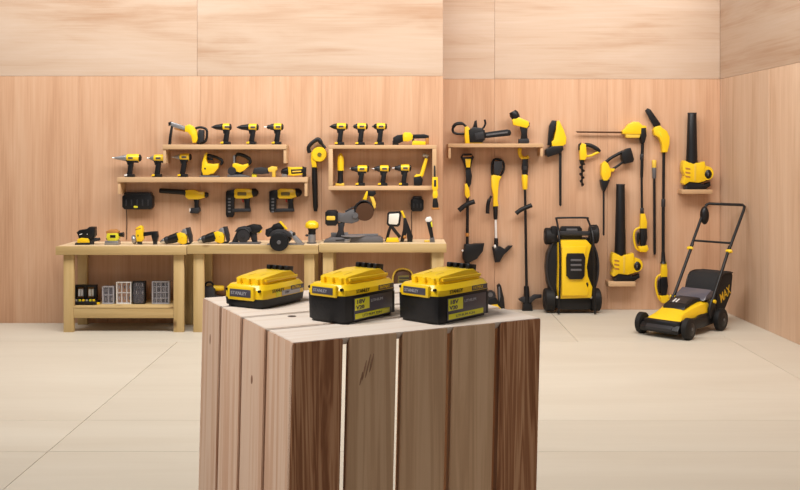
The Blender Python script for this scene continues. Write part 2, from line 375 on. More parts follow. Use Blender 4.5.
# ------------------------------------------------------------------ the three batteries
def rrect(L, W, c):
    return [(-L/2 + c, -W/2), (L/2 - c, -W/2), (L/2 - c*0.3, -W/2 + c*0.3), (L/2, -W/2 + c), (L/2, W/2 - c), (L/2 - c*0.3, W/2 - c*0.3),
            (L/2 - c, W/2), (-L/2 + c, W/2), (-L/2 + c*0.3, W/2 - c*0.3), (-L/2, W/2 - c), (-L/2, -W/2 + c), (-L/2 + c*0.3, -W/2 + c*0.3)]
def battery(fx, fy, u, L, W, hb, hd, label, slim=False):
    p = on_top(fx, fy); u = Vector(u).normalized(); v = Vector((-u.y, u.x))
    c = p + u * L / 2 + v * W / 2
    e = tag(empty('battery', (c.x, c.y, PT + 0.0004), math.atan2(u.y, u.x)), label, 'battery', 'batteries on the plinth')
    k = 0.013
    case = plan(rrect(L, W, k), 0, hb, 0)
    for q in case.verts:
        if q.co.z < 0.001: q.co.x *= 0.985; q.co.y *= 0.975
    bmesh.ops.bevel(case, geom=[x for x in case.edges if x.verts[0].co.z < 0.001 and x.verts[1].co.z < 0.001], offset=0.004, segments=2, affect='EDGES')
    cs = obj('lower_case', case, 'black', e)
    # yellow upper case: skirt, shoulder and the raised slide block
    up = plan(rrect(L - 0.001, W - 0.001, k), hb - 0.004, hd - 0.008, 0.001)
    sh = plan(rrect(L - 0.001, W - 0.001, k), hd - 0.008, hd, 0)
    for q in sh.verts:
        if q.co.z > hd - 0.001: q.co.x *= 0.93; q.co.y *= 0.86
    uc = obj('upper_case', join(up, sh), 'yellow', e)
    # end bulge that drops over the lower case, with a dark plate
    bw = W * 0.52
    ex = -L/2 + 0.0005
    obj('end_frame', join(*[box((ex - 0.001, W * 0.02, hb + (hd - hb) * 0.40), (0.008, bw + 0.012, (hd - hb) * 0.80 + 0.006), 0.0028)]), 'yellow', e)
    pz = hb + (hd - hb) * 0.42; ph = min(0.0140, (hd - hb) * 0.68)
    pt = obj('end_plate', box((ex - 0.0050, W * 0.02, pz), (0.0016, bw, ph), 0.0007), 'label', e)
    text('plate_lettering', 'STANLEY', ph * 0.62, 'print_grey', pt,
         Matrix.Translation((ex - 0.0060, W * 0.02 + bw * 0.43, pz - ph * 0.22)) @ Matrix.Rotation(-math.pi/2, 4, 'Z') @ Matrix.Rotation(math.pi/2, 4, 'X'), xs=1.02)
    for s in (-1, 1):
        obj('screw', lathe((ex + 0.003, s * W * 0.40 , hb + (hd-hb)*0.62), (ex - 0.0012, s * W * 0.40, hb + (hd-hb)*0.62), [(0, 0.0026), (1, 0.0024)], 10), 'black', e)
    # raised slide block with two rails and end ribs
    x0, x1 = -L * 0.36, L * 0.43; wz = W * 0.66; zt = hd + 0.018
    pts = [(x0, hd - 0.002), (x0, hd + 0.010), (x0 + 0.006, hd + 0.0125), (L * 0.10, zt), (x1 - 0.016, zt - 0.001), (x1, hd + 0.008), (x1, hd - 0.002)]
    obj('slide_block', prism(pts, -wz/2, wz/2, 0.003), 'yellow', e)
    rail = [(x0 + 0.006, hd + 0.0095), (x0 + 0.006, hd + 0.0045), (x1 - 0.004, hd + 0.0035), (x1 - 0.002, hd + 0.0085)]
    for s in (-1, 1):
        obj('slide_rail', prism(rail, s * wz/2 - 0.0045, s * wz/2 + 0.0045, 0.0012), 'yellow', e)
    for j in (-1, 0, 1):
        obj('end_rib', box((x0 - 0.0015, j * wz * 0.33, hd + 0.004), (0.007, wz * 0.13, 0.012), 0.0015), 'yellow', e)
    for j in (-1, 1):
        obj('terminal_slot', box((x0 + 0.024, j * wz * 0.2, hd + 0.0138), (0.020, 0.003, 0.0022), 0.0004, Matrix.Rotation(-0.10, 4, 'Y')), 'yellow_soft', e)
    # black ribbed release latch at the far end
    la = obj('release_latch', prism([(L*0.24, zt - 0.004), (L*0.255, zt - 0.0005), (L*0.42, zt - 0.003), (L*0.455, hd + 0.006), (L*0.40, hd + 0.006)], -W*0.24, W*0.24, 0.0012), 'black', e)
    for j in range(4):
        yy = (-0.225 + 0.15 * j) * W
        obj('latch_rib', box((L*0.335, yy, zt + 0.0020), (L*0.15, W*0.085, 0.009), 0.0012, Matrix.Rotation(0.14, 4, 'Y')), 'black', la)
    obj('latch_base', box((L*0.44, 0, hd + 0.004), (0.018, W*0.46, 0.010), 0.002), 'charcoal', e)
    # side lettering, facing the camera's right
    sy = -W/2 - 0.0002
    R = Matrix.Rotation(math.pi/2, 4, 'X')
    zt2 = hd - 0.0125
    text('side_lettering', 'STANLEY', 0.0085, 'black', e, Matrix.Translation((-L*0.30, sy - 0.0002, zt2 - 0.002)) @ R, xs=1.0)
    bx = obj('side_badge', box((L*0.275, sy - 0.0001, zt2 + 0.0008), (L*0.30, 0.0008, 0.0082), 0.0003), 'label', e)
    text('badge_lettering', 'FATMAX', 0.0078, 'yellow', bx, Matrix.Translation((L*0.14, sy - 0.0006, zt2 - 0.0018)) @ R, xs=0.93)
    ly = -W/2 - 0.0004
    if not slim:
        # the lower side is nearly plumb: sticker follows it
        tilt = math.atan2(W/2 * 0.05, hb)
        S = Matrix.Translation((0, 0, 0))
        lb = obj('side_sticker', box((L*0.02, ly - 0.0002, hb*0.50), (L*0.74, 0.0012, hb*0.80), 0.0005, None), 'label', e)
        obj('sticker_box', box((-L*0.20, ly - 0.0010, hb*0.66), (L*0.27, 0.0008, hb*0.42), 0.0002), 'lime', lb)
        text('sticker_lettering', '18V', 0.0092, 'label', lb, Matrix.Translation((-L*0.315, ly - 0.0015, hb*0.685)) @ R, bold=0.0003, xs=1.55)
        text('sticker_lettering', 'V20', 0.0084, 'label', lb, Matrix.Translation((-L*0.315, ly - 0.0015, hb*0.49)) @ R, bold=0.0003, xs=1.55)
        text('sticker_lettering', 'LITHIUM', 0.0066, 'print_grey', lb, Matrix.Translation((-L*0.035, ly - 0.0009, hb*0.66)) @ R, xs=1.3)
        obj('sticker_band', box((0.0, ly - 0.0010, hb*0.235), (L*0.66, 0.0008, hb*0.19), 0.0002), 'lime', lb)
        text('sticker_lettering', 'LITHIUM ION', 0.0062, 'label', lb, Matrix.Translation((-L*0.20, ly - 0.0015, hb*0.185)) @ R, xs=1.4)
        obj('corner_post', box((L*0.415, -W/2 + 0.001, hb*0.5), (L*0.05, 0.004, hb*0.82), 0.001), 'charcoal', e)
    else:
        lb = obj('side_sticker', box((L*0.13, sy + 0.0002, hb + 0.006), (L*0.42, 0.0010, 0.0095), 0.0004), 'print_grey', e)
        text('sticker_lettering', '18V', 0.0065, 'label', lb, Matrix.Translation((-L*0.02, sy - 0.0006, hb + 0.004)) @ R, xs=1.3)
        obj('sticker_box', box((-L*0.16, sy + 0.0002, hb + 0.006), (L*0.10, 0.0010, 0.0095), 0.0004), 'lime', e)
    return e
battery(263, 310.3, (0.50, 0.866), 0.132, 0.093, 0.017, 0.041, 'slim yellow battery with a low black base, leftmost on the plinth', True)
battery(345.2, 325.8, (0.60, 0.80), 0.140, 0.087, 0.046, 0.063, 'tall yellow and black battery in the middle of the plinth top')
battery(438.6, 326.2, (0.66, 0.75), 0.144, 0.092, 0.046, 0.063, 'tall yellow and black battery nearest the right end of the plinth')
# ------------------------------------------------------------------ workbenches
BF, BB = 8.757, 9.262
def bench(xa, xb, la, lb, ztop, label):
    X0, X1 = PX(xa, BF), PX(xb, BF); xc = (X0 + X1) / 2; yc = (BF + BB) / 2
    e = tag(empty('workbench', (xc, yc, 0)), label, 'workbench', 'timber workbenches along the back wall')
    hw = (X1 - X0) / 2; hd = (BB - BF) / 2
    obj('front_rail', box((0, -hd + 0.018, ztop - 0.040), (2*hw, 0.036, 0.080), 0.002), 'pine_x', e)
    obj('back_rail', box((0, hd - 0.018, ztop - 0.060), (2*hw, 0.036, 0.080), 0.002), 'pine_x', e)
    n = 4; dy = (2*hd - 0.037) / n
    for i in range(n):
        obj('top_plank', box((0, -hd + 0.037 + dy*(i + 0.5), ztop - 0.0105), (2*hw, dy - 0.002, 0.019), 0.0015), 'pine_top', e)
    for a, b in (la, lb):
        l0, l1 = PX(a, BF) - xc, PX(b, BF) - xc
        obj('leg', box(((l0+l1)/2, -hd + 0.060, (ztop - 0.081)/2), (l1-l0, 0.045, ztop - 0.081), 0.002), 'pine_z', e)
        obj('leg', box(((l0+l1)/2, hd - 0.060, (ztop - 0.101)/2), (l1-l0, 0.045, ztop - 0.101), 0.002), 'pine_z', e)
    i0, i1 = PX(la[1], BF) - xc, PX(lb[0], BF) - xc
    obj('shelf_rail', box(((i0+i1)/2, -hd + 0.060, 0.180), (i1-i0 - 0.002, 0.040, 0.094), 0.002), 'pine_x', e)
    obj('shelf_rail', box(((i0+i1)/2, hd - 0.060, 0.180), (i1-i0 - 0.002, 0.040, 0.094), 0.002), 'pine_x', e)
    obj('shelf_board', box(((i0+i1)/2, 0, 0.236), (i1-i0 - 0.002, 2*hd - 0.075, 0.016), 0.001), 'pine_x', e)
    return e
Z1, Z2, Z3 = 0.815, 0.825, 0.838
bench(55.5, 186.4, (62, 72), (172.5, 182.8), Z1, 'pine workbench farthest left, with tool cases on its lower shelf')
bench(187.0, 318.2, (192.4, 203), (303.8, 314), Z2, 'middle pine workbench with the two circular saws on top')
bench(318.8, 446.5, (322.5, 333), (432, 444), Z3, 'right pine workbench with the mitre saw on top')
# ------------------------------------------------------------------ shelves
def shelf(x0, x1, yt, yb, D, depth, label, bl=14, br=14, lip=False):
    Df = D - depth
    X0, X1, Zt, Zb = PX(x0, Df), PX(x1, Df), PZ(yt, Df), PZ(yb, Df); xc = (X0 + X1)/2
    e = tag(empty('wall_shelf', (xc, D - depth/2, Zb)), label, 'shelf')
    obj('shelf_board', box((0, 0, (Zt-Zb)/2), (X1-X0, depth, Zt-Zb), 0.002), 'shelf_x', e)
    for s, h in ((-1, bl), (1, br)):
        if h:
            hh = h * Df / F
            obj('bracket', prism([(0, 0), (0, 0)][:0] + [(s*((X1-X0)/2 - 0.004), -0.0005), (s*((X1-X0)/2 - 0.030), -0.0005), (s*((X1-X0)/2 - 0.030), -hh), (s*((X1-X0)/2 - 0.004), -hh)], -depth/2 + 0.01, depth/2, 0.0015), 'shelf_z', e)
    return Zt
SD = 0.20
ZA = shelf(162.5, 286.5, 144.5, 149.3, DL, SD, 'upper plank shelf with four tools on the back wall left of the blower')
ZB = shelf(117, 307.5, 177.3, 182.3, DL, SD, 'long plank shelf with seven tools, above the hanging nailers', 12, 14)
ZD = shelf(448, 543.5, 143.5, 147.3, DR, 0.24, 'plank shelf holding the chainsaw on the recessed wall', 11, 9)
ZE = shelf(682, 712.5, 189.6, 194, DR, 0.16, 'small ledge under the upper right leaf blower', 0, 0)
ZF = shelf(608.5, 635.5, 281.8, 286.5, DR, 0.16, 'small ledge under the lower leaf blower near the floor', 0, 0)
Df = DL - SD
bx0, bx1, bz1, bz0 = PX(328.5, Df), PX(436.5, Df), PZ(145, Df), PZ(190.2, Df)
bw_ = bx1 - bx0; bc = (bx0 + bx1)/2
cb = tag(empty('box_shelf', (bc, DL - SD/2, bz0)), 'open wooden box shelf with drills inside and on top', 'shelf')
th = 0.040; bh = bz1 - bz0
obj('top_board', box((0, 0, bh - 0.018), (bw_, SD, 0.036), 0.002), 'shelf_x', cb)
obj('bottom_board', box((0, 0, 0.020), (bw_, SD, 0.040), 0.002), 'shelf_x', cb)
for s in (-1, 1): obj('side_board', box((s*(bw_/2 - th/2), 0, bh/2 + 0.002), (th, SD, bh - 0.077), 0.002), 'shelf_z', cb)
ZC0, ZC1 = bz0 + 0.040, bz1
# ------------------------------------------------------------------ tool builder: outlines in photo pixels at distance D, real depth in metres
class T:
    def __init__(s, name, label, cat, ax, ay, D, z=None, group=None):
        s.k = D / F; s.ax, s.ay = ax, ay
        s.e = tag(empty(name, (PX(ax, D), D, PZ(ay, D) if z is None else z)), label, cat, group)
    def q(s, x, y): return ((x - s.ax) * s.k, (s.ay - y) * s.k)
    def v(s, p, yo=0.0):
        a = s.q(p[0], p[1]); return (a[0], p[2] if len(p) > 2 else yo, a[1])
    def poly(s, name, pts, th, m, yo=0.0, b=None, par=None):
        b = min(0.010, th * 0.22) if b is None else b
        return obj(name, prism([s.q(*p) for p in pts], yo - th/2, yo + th/2, b), m, par or s.e)
    def rect(s, name, x0, y0, x1, y1, th, m, yo=0.0, b=None, par=None):
        c = min(abs(x1-x0), abs(y1-y0)) * 0.16
        return s.poly(name, [(x0+c, y0), (x1-c, y0), (x1, y0+c), (x1, y1-c), (x1-c, y1), (x0+c, y1), (x0, y1-c), (x0, y0+c)], th, m, yo, b, par)
    def turn(s, name, p0, p1, prof, m, yo=0.0, par=None, seg=16):
        return obj(name, lathe(s.v(p0, yo), s.v(p1, yo), [(t, r * s.k) for t, r in prof], seg), m, par or s.e)
    def cyl(s, name, p0, p1, r0, r1, m, yo=0.0, par=None, seg=14):
        c = 0.06
        return s.turn(name, p0, p1, [(0, r0*0.86), (c, r0), (1-c, r1), (1, r1*0.86)], m, yo, par, seg)
    def tube(s, name, pts, r, m, yo=0.0, par=None, sm=4, closed=False):
        P = [s.v(p, yo) for p in pts]
        if sm: P = smooth(P, sm, closed)
        rr = [a * s.k for a in r] if isinstance(r, list) else r * s.k
        return obj(name, tube(P, rr, 10, closed), m, par or s.e)
    def disc(s, name, c, r, th, m, yo=0.0, par=None, hub=None):
        a = s.q(*c); R = r * s.k
        return obj(name, lathe((a[0], yo - th/2, a[1]), (a[0], yo + th/2, a[1]), [(0, R*0.93), (0.12, R), (0.88, R), (1, R*0.93)], 24), m, par or s.e)
    def ell(s, name, c, rx, ry, d, m, yo=0.0, par=None):
        a = s.q(*c); return obj(name, ellipsoid((a[0], yo, a[1]), (rx*s.k, d/2, ry*s.k)), m, par or s.e)

def drill(ax, ybase, z, D, tip, rear, top, bot, label, nose='chuck', foot='yellow', group=None, cat='drill', slant=1.0):
    """nose to the left; tip..rear is the whole length, top..bot the motor housing"""
    t = T('cordless_drill' if cat == 'drill' else 'impact_driver', label, cat, ax, ybase, D, z, group)
    cy = (top + bot) / 2; r = (bot - top) / 2; hb = ax - r * 0.5
    front = ax - 4.2
    t.turn('motor_housing', (front, cy), (rear - 1.6, cy), [(0, r*0.80), (0.10, r*0.96), (0.55, r), (0.92, r*0.97), (1, r*0.8)], 'yellow')
    t.turn('rear_cap', (rear - 1.7, cy), (rear, cy), [(0, r*0.92), (0.6, r*0.85), (1, r*0.55)], 'black')
    if nose == 'chuck':
        L = front - tip
        t.turn('gearbox', (front - L*0.42, cy), (front + 0.6, cy), [(0, r*0.62), (0.5, r*0.82), (1, r*0.9)], 'charcoal')
        c = t.turn('chuck', (tip + L*0.12, cy), (front - L*0.40, cy), [(0, r*0.28), (0.35, r*0.55), (0.9, r*0.6), (1, r*0.5)], 'black')
        t.turn('chuck_jaw', (tip, cy), (tip + L*0.14, cy), [(0, r*0.12), (1, r*0.24)], 'steel', par=c, seg=8)
    elif nose == 'cone':
        t.turn('nose_cone', (tip + 2.5, cy), (front + 0.6, cy), [(0, r*0.28), (0.25, r*0.42), (0.8, r*0.78), (1, r*0.86)], 'silver')
        t.turn('drive_tip', (tip, cy), (tip + 2.8, cy), [(0, r*0.16), (1, r*0.2)], 'steel', seg=8)
    elif nose == 'impact':
        t.turn('nose_cone', (tip + 1.5, cy), (front + 0.6, cy), [(0, r*0.35), (0.3, r*0.66), (1, r*0.95)], 'black')
        t.turn('bit_holder', (tip, cy), (tip + 1.8, cy), [(0, r*0.2), (1, r*0.3)], 'charcoal', seg=8)
    elif nose == 'bit':
        L = front - tip
        t.turn('gearbox', (front - L*0.36, cy), (front + 0.6, cy), [(0, r*0.66), (0.4, r*0.86), (1, r*0.92)], 'charcoal')
        c = t.turn('chuck', (tip + L*0.30, cy), (front - L*0.34, cy), [(0, r*0.32), (0.3, r*0.58), (1, r*0.6)], 'black')
        t.turn('drill_bit', (tip, cy), (tip + L*0.32, cy), [(0, r*0.10), (1, r*0.14)], 'steel', par=c, seg=8)
    gy = bot - r*0.35; fb = ybase - 3.6
    t.rect('name_plate', ax - 1.6, cy - 0.9, ax + 3.2, cy + 0.9, 0.004, 'label', yo=-r*t.k*0.99, b=0.0005)
    t.poly('housing_skirt', [(front - 0.4, cy + r*0.45), (rear - 2.4, cy + r*0.55), (rear - 3.0, bot + 0.9), (front + 0.6, bot + 0.7)], r*t.k*1.5, 'black')
    gp = t.poly('grip', [(ax - 2.9, gy), (ax + 3.2, gy), (ax + 2.7 , gy + 3), (ax + 2.0 - slant*0.2, fb - 2), (ax + 2.6 - slant, fb + 0.8), (ax - 3.4 - slant*0.4, fb + 0.8), (ax - 2.6 - slant*0.4, fb - 3), (ax - 2.2, gy + 4)], 0.042, 'black')
    t.poly('trigger', [(ax - 2.3, gy + 1.2), (ax - 3.7, gy + 1.8), (ax - 3.3, gy + 4.2), (ax - 2.2, gy + 4.6)], 0.018, 'charcoal', par=gp)
    ft = t.poly('battery_pack', [(ax - 5.2, fb + 0.6), (ax + 3.4, fb + 0.6), (ax + 3.8, ybase - 0.4), (ax + 3.4, ybase), (ax - 5.2, ybase), (ax - 5.6, ybase - 0.5)], 0.064, 'black')
    t.poly('pack_cover', [(ax - 5.7, fb + 1.0), (ax - 2.8, fb + 0.5), (ax - 2.8, ybase - 1.0), (ax - 5.9, ybase - 1.0)], 0.066, foot, par=ft, b=0.003)
    return t
GD = 'cordless drills and drivers on the shelves'
DS = DL - 0.105
drill(226.8, 144.5, ZA, DS, 211.5, 231.5, 123.3, 130.6, 'drill with black chuck beside the grey-snouted cutter on the upper shelf', 'impact', group=GD)
drill(252.6, 144.5, ZA, DS, 236.8, 258.6, 123.6, 130.8, 'third tool along the upper shelf, a drill with long black nose', 'impact', group=GD)
drill(277.8, 144.5, ZA, DS, 264, 283.4, 123.2, 130.6, 'drill with slim silver bit at the right end of the upper shelf', 'bit', group=GD)
drill(130.8, 177.3, ZB, DS, 112.3, 141.2, 154.2, 162.2, 'big driver with long silver nose at the left end of the long shelf', 'cone', 'pale', group=GD, cat='driver')
drill(158.2, 177.3, ZB, DS, 147, 166.2, 154.6, 162.2, 'short driver with grey nose, second on the long shelf', 'cone', group=GD, cat='driver')
drill(184.0, 177.3, ZB, DS, 171.8, 191.4, 153.6, 161, 'driver with silver nose under the left end of the upper shelf', 'cone', group=GD, cat='driver', slant=2.0)
drill(340.6, 145, ZC1, DS, 329.6, 347.8, 123, 129.8, 'leftmost of three drills on top of the box shelf', 'impact', group=GD)
drill(361.2, 145, ZC1, DS, 352.8, 367.8, 123, 129.8, 'middle of three drills on top of the box shelf', 'chuck', group=GD)
drill(380.4, 145, ZC1, DS, 372, 387, 123, 129.8, 'right of three drills on top of the box shelf', 'impact', group=GD)
drill(361.4, 186, ZC0, DS, 349.8, 369, 165.4, 172.8, 'drill inside the box shelf beside the upright yellow screwdriver', 'chuck', group=GD)
drill(383.8, 186, ZC0, DS, 371.8, 390.4, 165.4, 172.4, 'middle drill inside the box shelf', 'bit', group=GD)
drill(404.6, 186, ZC0, DS, 392, 411.2, 164.6, 172, 'drill inside the box shelf beside the leaning multi-tool', 'bit', group=GD)

# --- upper shelf: cutter with grey snout
t = T('cut_out_tool', 'yellow cutter with grey metal snout at the left end of upper shelf', 'power tool', 190, 144.5, DS, ZA)
t.poly('snout', [(169, 122.6), (171.5, 121.6), (178, 123.6), (186, 126.6), (185, 130.4), (176, 127.6), (169.4, 125.4)], 0.05, 'silver')
t.poly('snout_cap', [(168.6, 122.4), (171.6, 121.4), (172.4, 124.6), (169, 126)], 0.055, 'black')
t.poly('front_leg', [(171, 126), (173, 126.6), (171.6, 138), (171, 144.5), (168.2, 144.5), (169.2, 136)], 0.03, 'black')
t.poly('lower_guard', [(174, 127.5), (186, 130.5), (185, 132), (175, 129.5)], 0.03, 'amber')
t.poly('body', [(185.6, 126), (189.6, 124.2), (193.6, 126.4), (197, 130.5), (198.4, 138), (197, 142.6), (193.2, 143), (191.6, 136), (188.4, 132.4), (185.4, 131.4)], 0.075, 'yellow')
t.tube('rear_handle', [(195, 128.6), (200, 127.2), (206, 129), (207, 134), (205.6, 141), (200, 143.2), (197, 142)], 1.25, 'black')
t.poly('battery_pack', [(199, 129.6), (204.4, 130), (204, 141.5), (199, 143.6), (198, 136)], 0.06, 'charcoal')
# --- long shelf: jigsaw, trim saw, two lying tools
t = T('jigsaw', 'yellow jigsaw with black top handle on the long shelf', 'power tool', 211, 177.3, DS, ZB)
t.poly('body', [(203.5, 175.2), (202, 170), (202.8, 162), (204.8, 155), (206.6, 152.6), (207.8, 153.6), (206.8, 159), (208, 163.6), (213, 164.2), (219.4, 163.6), (218.8, 168), (214.4, 173.6), (208, 175.4)], 0.07, 'yellow')
t.tube('top_handle', [(206.4, 155), (210, 155.6), (216, 157.4), (221, 160), (222.2, 162.6), (220.4, 165)], [1.0] + [1.5]*19 + [1.1], 'black')
t.poly('inner_grip', [(207.4, 157.2), (213, 158.4), (213.4, 160.8), (207.6, 160)], 0.03, 'black')
t.ell('vent', (205.8, 168.8), 2.0, 2.8, 0.078, 'black')
t.poly('base_shoe', [(200.4, 175.8), (219, 175.8), (219.6, 177.3), (200, 177.3)], 0.08, 'grey')
t.cyl('blade_guide', (202.4, 166), (202, 176), 0.9, 0.9, 'charcoal')
t = T('trim_saw', 'small yellow saw with arched black handle, fifth on the long shelf', 'power tool', 240, 177.3, DS, ZB)
t.poly('body', [(233, 164), (236, 163.2), (243, 165.2), (248.4, 163.6), (249, 166.4), (245, 170.4), (240.6, 172.8), (235.4, 171.4), (233, 168)], 0.07, 'yellow')
t.tube('top_handle', [(234.8, 164), (234.8, 158.6), (237.4, 154.8), (242, 155.2), (248.4, 158.4), (250.4, 162), (247.6, 165)], [1.2]*8 + [1.9]*10 + [1.5]*7, 'black')
t.poly('front_cover', [(233, 156), (235.2, 154.8), (235.6, 163.4), (233.2, 164.4)], 0.04, 'silver')
t.disc('blade_guard', (232.6, 171.2), 4.2, 0.035, 'charcoal', yo=-0.03)
t.poly('base_shoe', [(228, 174.8), (242.6, 174.8), (250, 176.4), (250, 177.3), (228, 177.3)], 0.09, 'grey')
t.poly('lower_housing', [(231, 169), (243, 172), (242, 175), (230, 175)], 0.05, 'black')
t = T('oscillating_tool', 'yellow and dark tool lying on the long shelf under the upper shelf', 'power tool', 266, 177.3, DS, ZB)
t.poly('grip', [(254.5, 168.2), (262, 167.2), (268.6, 168.6), (268.6, 173.6), (262, 174.6), (252.4, 174)], 0.055, 'charcoal')
t.poly('blade', [(252.4, 172.4), (257, 172.4), (257, 177.3), (252, 177.3)], 0.03, 'lime')
t.poly('head', [(268, 168.4), (272, 166.4), (277.4, 167), (277.8, 169.8), (275.8, 171.2), (275.6, 177.3), (272.4, 177.3), (272.2, 172.4), (268.2, 171.8)], 0.06, 'yellow_soft')
t.turn('collar', (266.8, 171), (268.6, 171), [(0, 2.6), (1, 3.0)], 'black')
t = T('palm_nailer', 'silver-nosed yellow tool at the right end of the long shelf', 'power tool', 294, 177.3, DS, ZB)
t.turn('nose', (281.2, 172.6), (288.4, 171.2), [(0, 1.8), (0.3, 3.4), (1, 4.0)], 'black')
t.poly('nose_plate', [(282.4, 172.6), (287, 172), (287.6, 177.3), (281.8, 177.3)], 0.05, 'silver')
t.poly('body', [(288, 167), (293, 167.4), (303, 167.2), (303, 170), (295, 171), (294.4, 173.4), (303, 172.6), (303, 175), (294, 176.2), (288.4, 175.6)], 0.060, 'yellow')
t.poly('inner_grip', [(291, 169.4), (302.8, 169.0), (302.8, 173.6), (291.4, 174.4)], 0.068, 'black')
t.poly('grip_stripe', [(292.6, 171.2), (301.6, 170.8), (301.6, 172), (292.8, 172.6)], 0.072, 'yellow_soft', b=0.002)
t.poly('battery_pack', [(302.6, 166.6), (306.2, 167.6), (306.2, 176.6), (302.6, 177.3)], 0.07, 'black')

# --- hanging under the long shelf
def charger(x0, y0, x1, y1, label, cord, cb_y):
    D = DL - 0.045
    t = T('battery_charger', label, 'charger', (x0 + x1)/2, y1, D)
    b = t.rect('housing', x0, y0 + 2, x1, y1, 0.088, 'black')
    t.rect('bay', x0 + 1.6, y0, x1 - 1.6, y0 + 6, 0.07, 'charcoal')
    n = 5 if x1 - x0 > 20 else 3
    for i in range(n):
        xx = x0 + (x1 - x0) * (i + 0.8) / (n + 0.6)
        t.rect('rib', xx - 0.7, y0 + 7.4, xx + 0.7, y1 - 3.6, 0.012, 'charcoal', yo=-0.046, b=0.001, par=b)
    if x1 - x0 > 20: t.rect('status_mark', (x0+x1)/2 - 3.4, y1 - 3.6, (x0+x1)/2 + 0.6, y1 - 1.6, 0.012, 'lime', yo=-0.042, b=0.001, par=b)
    t.tube('cord', [(cord + 1, y1 - 1, 0.0), (cord, y1 + 3, 0.035), (cord + 0.3, y1 + 14, 0.039), (cord, cb_y, 0.039)], 0.35, 'black')
charger(123.2, 192, 153.6, 209.2, 'wide black battery charger on the wall under the long shelf', 125.4, 240)
charger(410.8, 196, 423.6, 211.2, 'small black battery charger on the wall under the box shelf', 411.4, 237)
def wallT(name, label, cat, ax, ay, half, D=DL, group=None): return T(name, label, cat, ax, ay, D - half, None, group)
t = wallT('caulking_gun', 'yellow gun with long black barrel hanging beside the wide charger', 'power tool', 196, 213.5, 0.037)
t.cyl('barrel', (159.6, 190.6), (187, 192.4), 2.5, 2.7, 'black')
t.turn('barrel_collar', (184.6, 192.4), (187.4, 192.8), [(0, 3.2), (1, 3.6)], 'charcoal')
t.poly('body', [(186, 189.8), (195, 189.6), (199, 191.4), (205, 191.8), (205.4, 197.6), (199, 199.4), (189, 199.2), (186, 197)], 0.072, 'yellow')
t.turn('rear_knob', (204.8, 194.8), (208.4, 195), [(0, 2.6), (0.5, 3.0), (1, 2.0)], 'charcoal')
t.poly('grip', [(193.6, 198.6), (199.6, 198.6), (198.8, 204), (199.4, 208.4), (194.6, 208.6), (194.8, 203)], 0.045, 'black')
t.poly('battery_pack', [(191, 208), (199.8, 207.4), (200.6, 211), (198, 213.5), (190.4, 213)], 0.07, 'charcoal')
t.poly('pack_cover', [(190, 208.4), (194, 208), (193.6, 212), (189.8, 211.6)], 0.05, 'pale', yo=-0.008)
def nailer(dx, label, mag_bot, mag_w):
    t = wallT('nailer', label, 'nail gun', 244 + dx, 212, 0.037, group='nailers under the long shelf')
    t.poly('nose', [(227 + dx, 190.6), (235 + dx, 189.4), (235 + dx, 199), (227 + dx, 198)], 0.05, 'black')
    m = t.poly('magazine', [(226 + dx, 191.4), (226 + mag_w + dx, 191.4), (226 + mag_w + dx, mag_bot - 3), (224.6 + mag_w + dx, mag_bot), (227 + dx, mag_bot), (226 + dx, mag_bot - 3)], 0.045, 'black')
    for i in range(5):
        t.rect('magazine_slot', 228.4 + dx, 198 + i*3.2, 231 + dx, 199.6 + i*3.2, 0.006, 'grey', yo=-0.024, b=0.0005, par=m)
    t.poly('body', [(234.6 + dx, 190), (237 + dx, 188.4), (249 + dx, 188.6), (254 + dx, 190.4), (255.6 + dx, 193), (253 + dx, 197), (248 + dx, 198.6), (236.4 + dx, 198.6), (234.6 + dx, 197)], 0.072, 'yellow')
    t.rect('body_label', 238 + dx, 192, 247 + dx, 195.4, 0.006, 'olive', yo=-0.036, b=0.0005)
    t.turn('motor_cap', (252.6 + dx, 192.8), (258.4 + dx, 192), [(0, 4.6), (0.6, 4.0), (1, 1.4)], 'black')
    t.poly('grip', [(244 + dx, 197.6), (250.2 + dx, 197.4), (249.6 + dx, 203), (250.6 + dx, 209.4), (244.8 + dx, 209.4), (245 + dx, 203)], 0.045, 'black')
    t.poly('battery_pack', [(232 + dx, 208.6), (250.6 + dx, 208.2), (251 + dx, 211.6), (232 + dx, 212.2)], 0.05, 'charcoal')
    t.poly('trigger', [(243.6 + dx, 199), (242 + dx, 199.4), (242.4 + dx, 202), (244 + dx, 202.4)], 0.02, 'red')
nailer(0, 'nailer with the longer magazine, hanging under the long shelf', 217.2, 8.4)
nailer(43.4, 'nailer with the shorter magazine, hanging nearest the blower', 212.4, 7.0)
t = wallT('hand_blower', 'yellow blower with long black tube hanging beside the box shelf', 'blower', 316, 211.3, 0.05)
t.turn('air_tube', (314.3, 166), (315.6, 211.3), [(0, 2.6), (0.3, 2.9), (0.9, 2.5), (0.95, 2.0), (1, 1.8)], 'black')
t.disc('fan_housing', (319.4, 154.4), 7.5, 0.085, 'yellow')
t.disc('fan_grille', (319.8, 154.6), 2.2, 0.096, 'olive')
t.poly('neck', [(311.4, 152), (316, 158), (317, 167.4), (312.2, 167.4), (311, 160)], 0.06, 'yellow')
t.tube('handle', [(309.4, 153), (308.6, 147.6), (312, 143), (318, 139.4), (320.8, 142.6), (325.4, 148.4)], [2.0]*11 + [2.3]*6 + [1.5]*4, 'black')
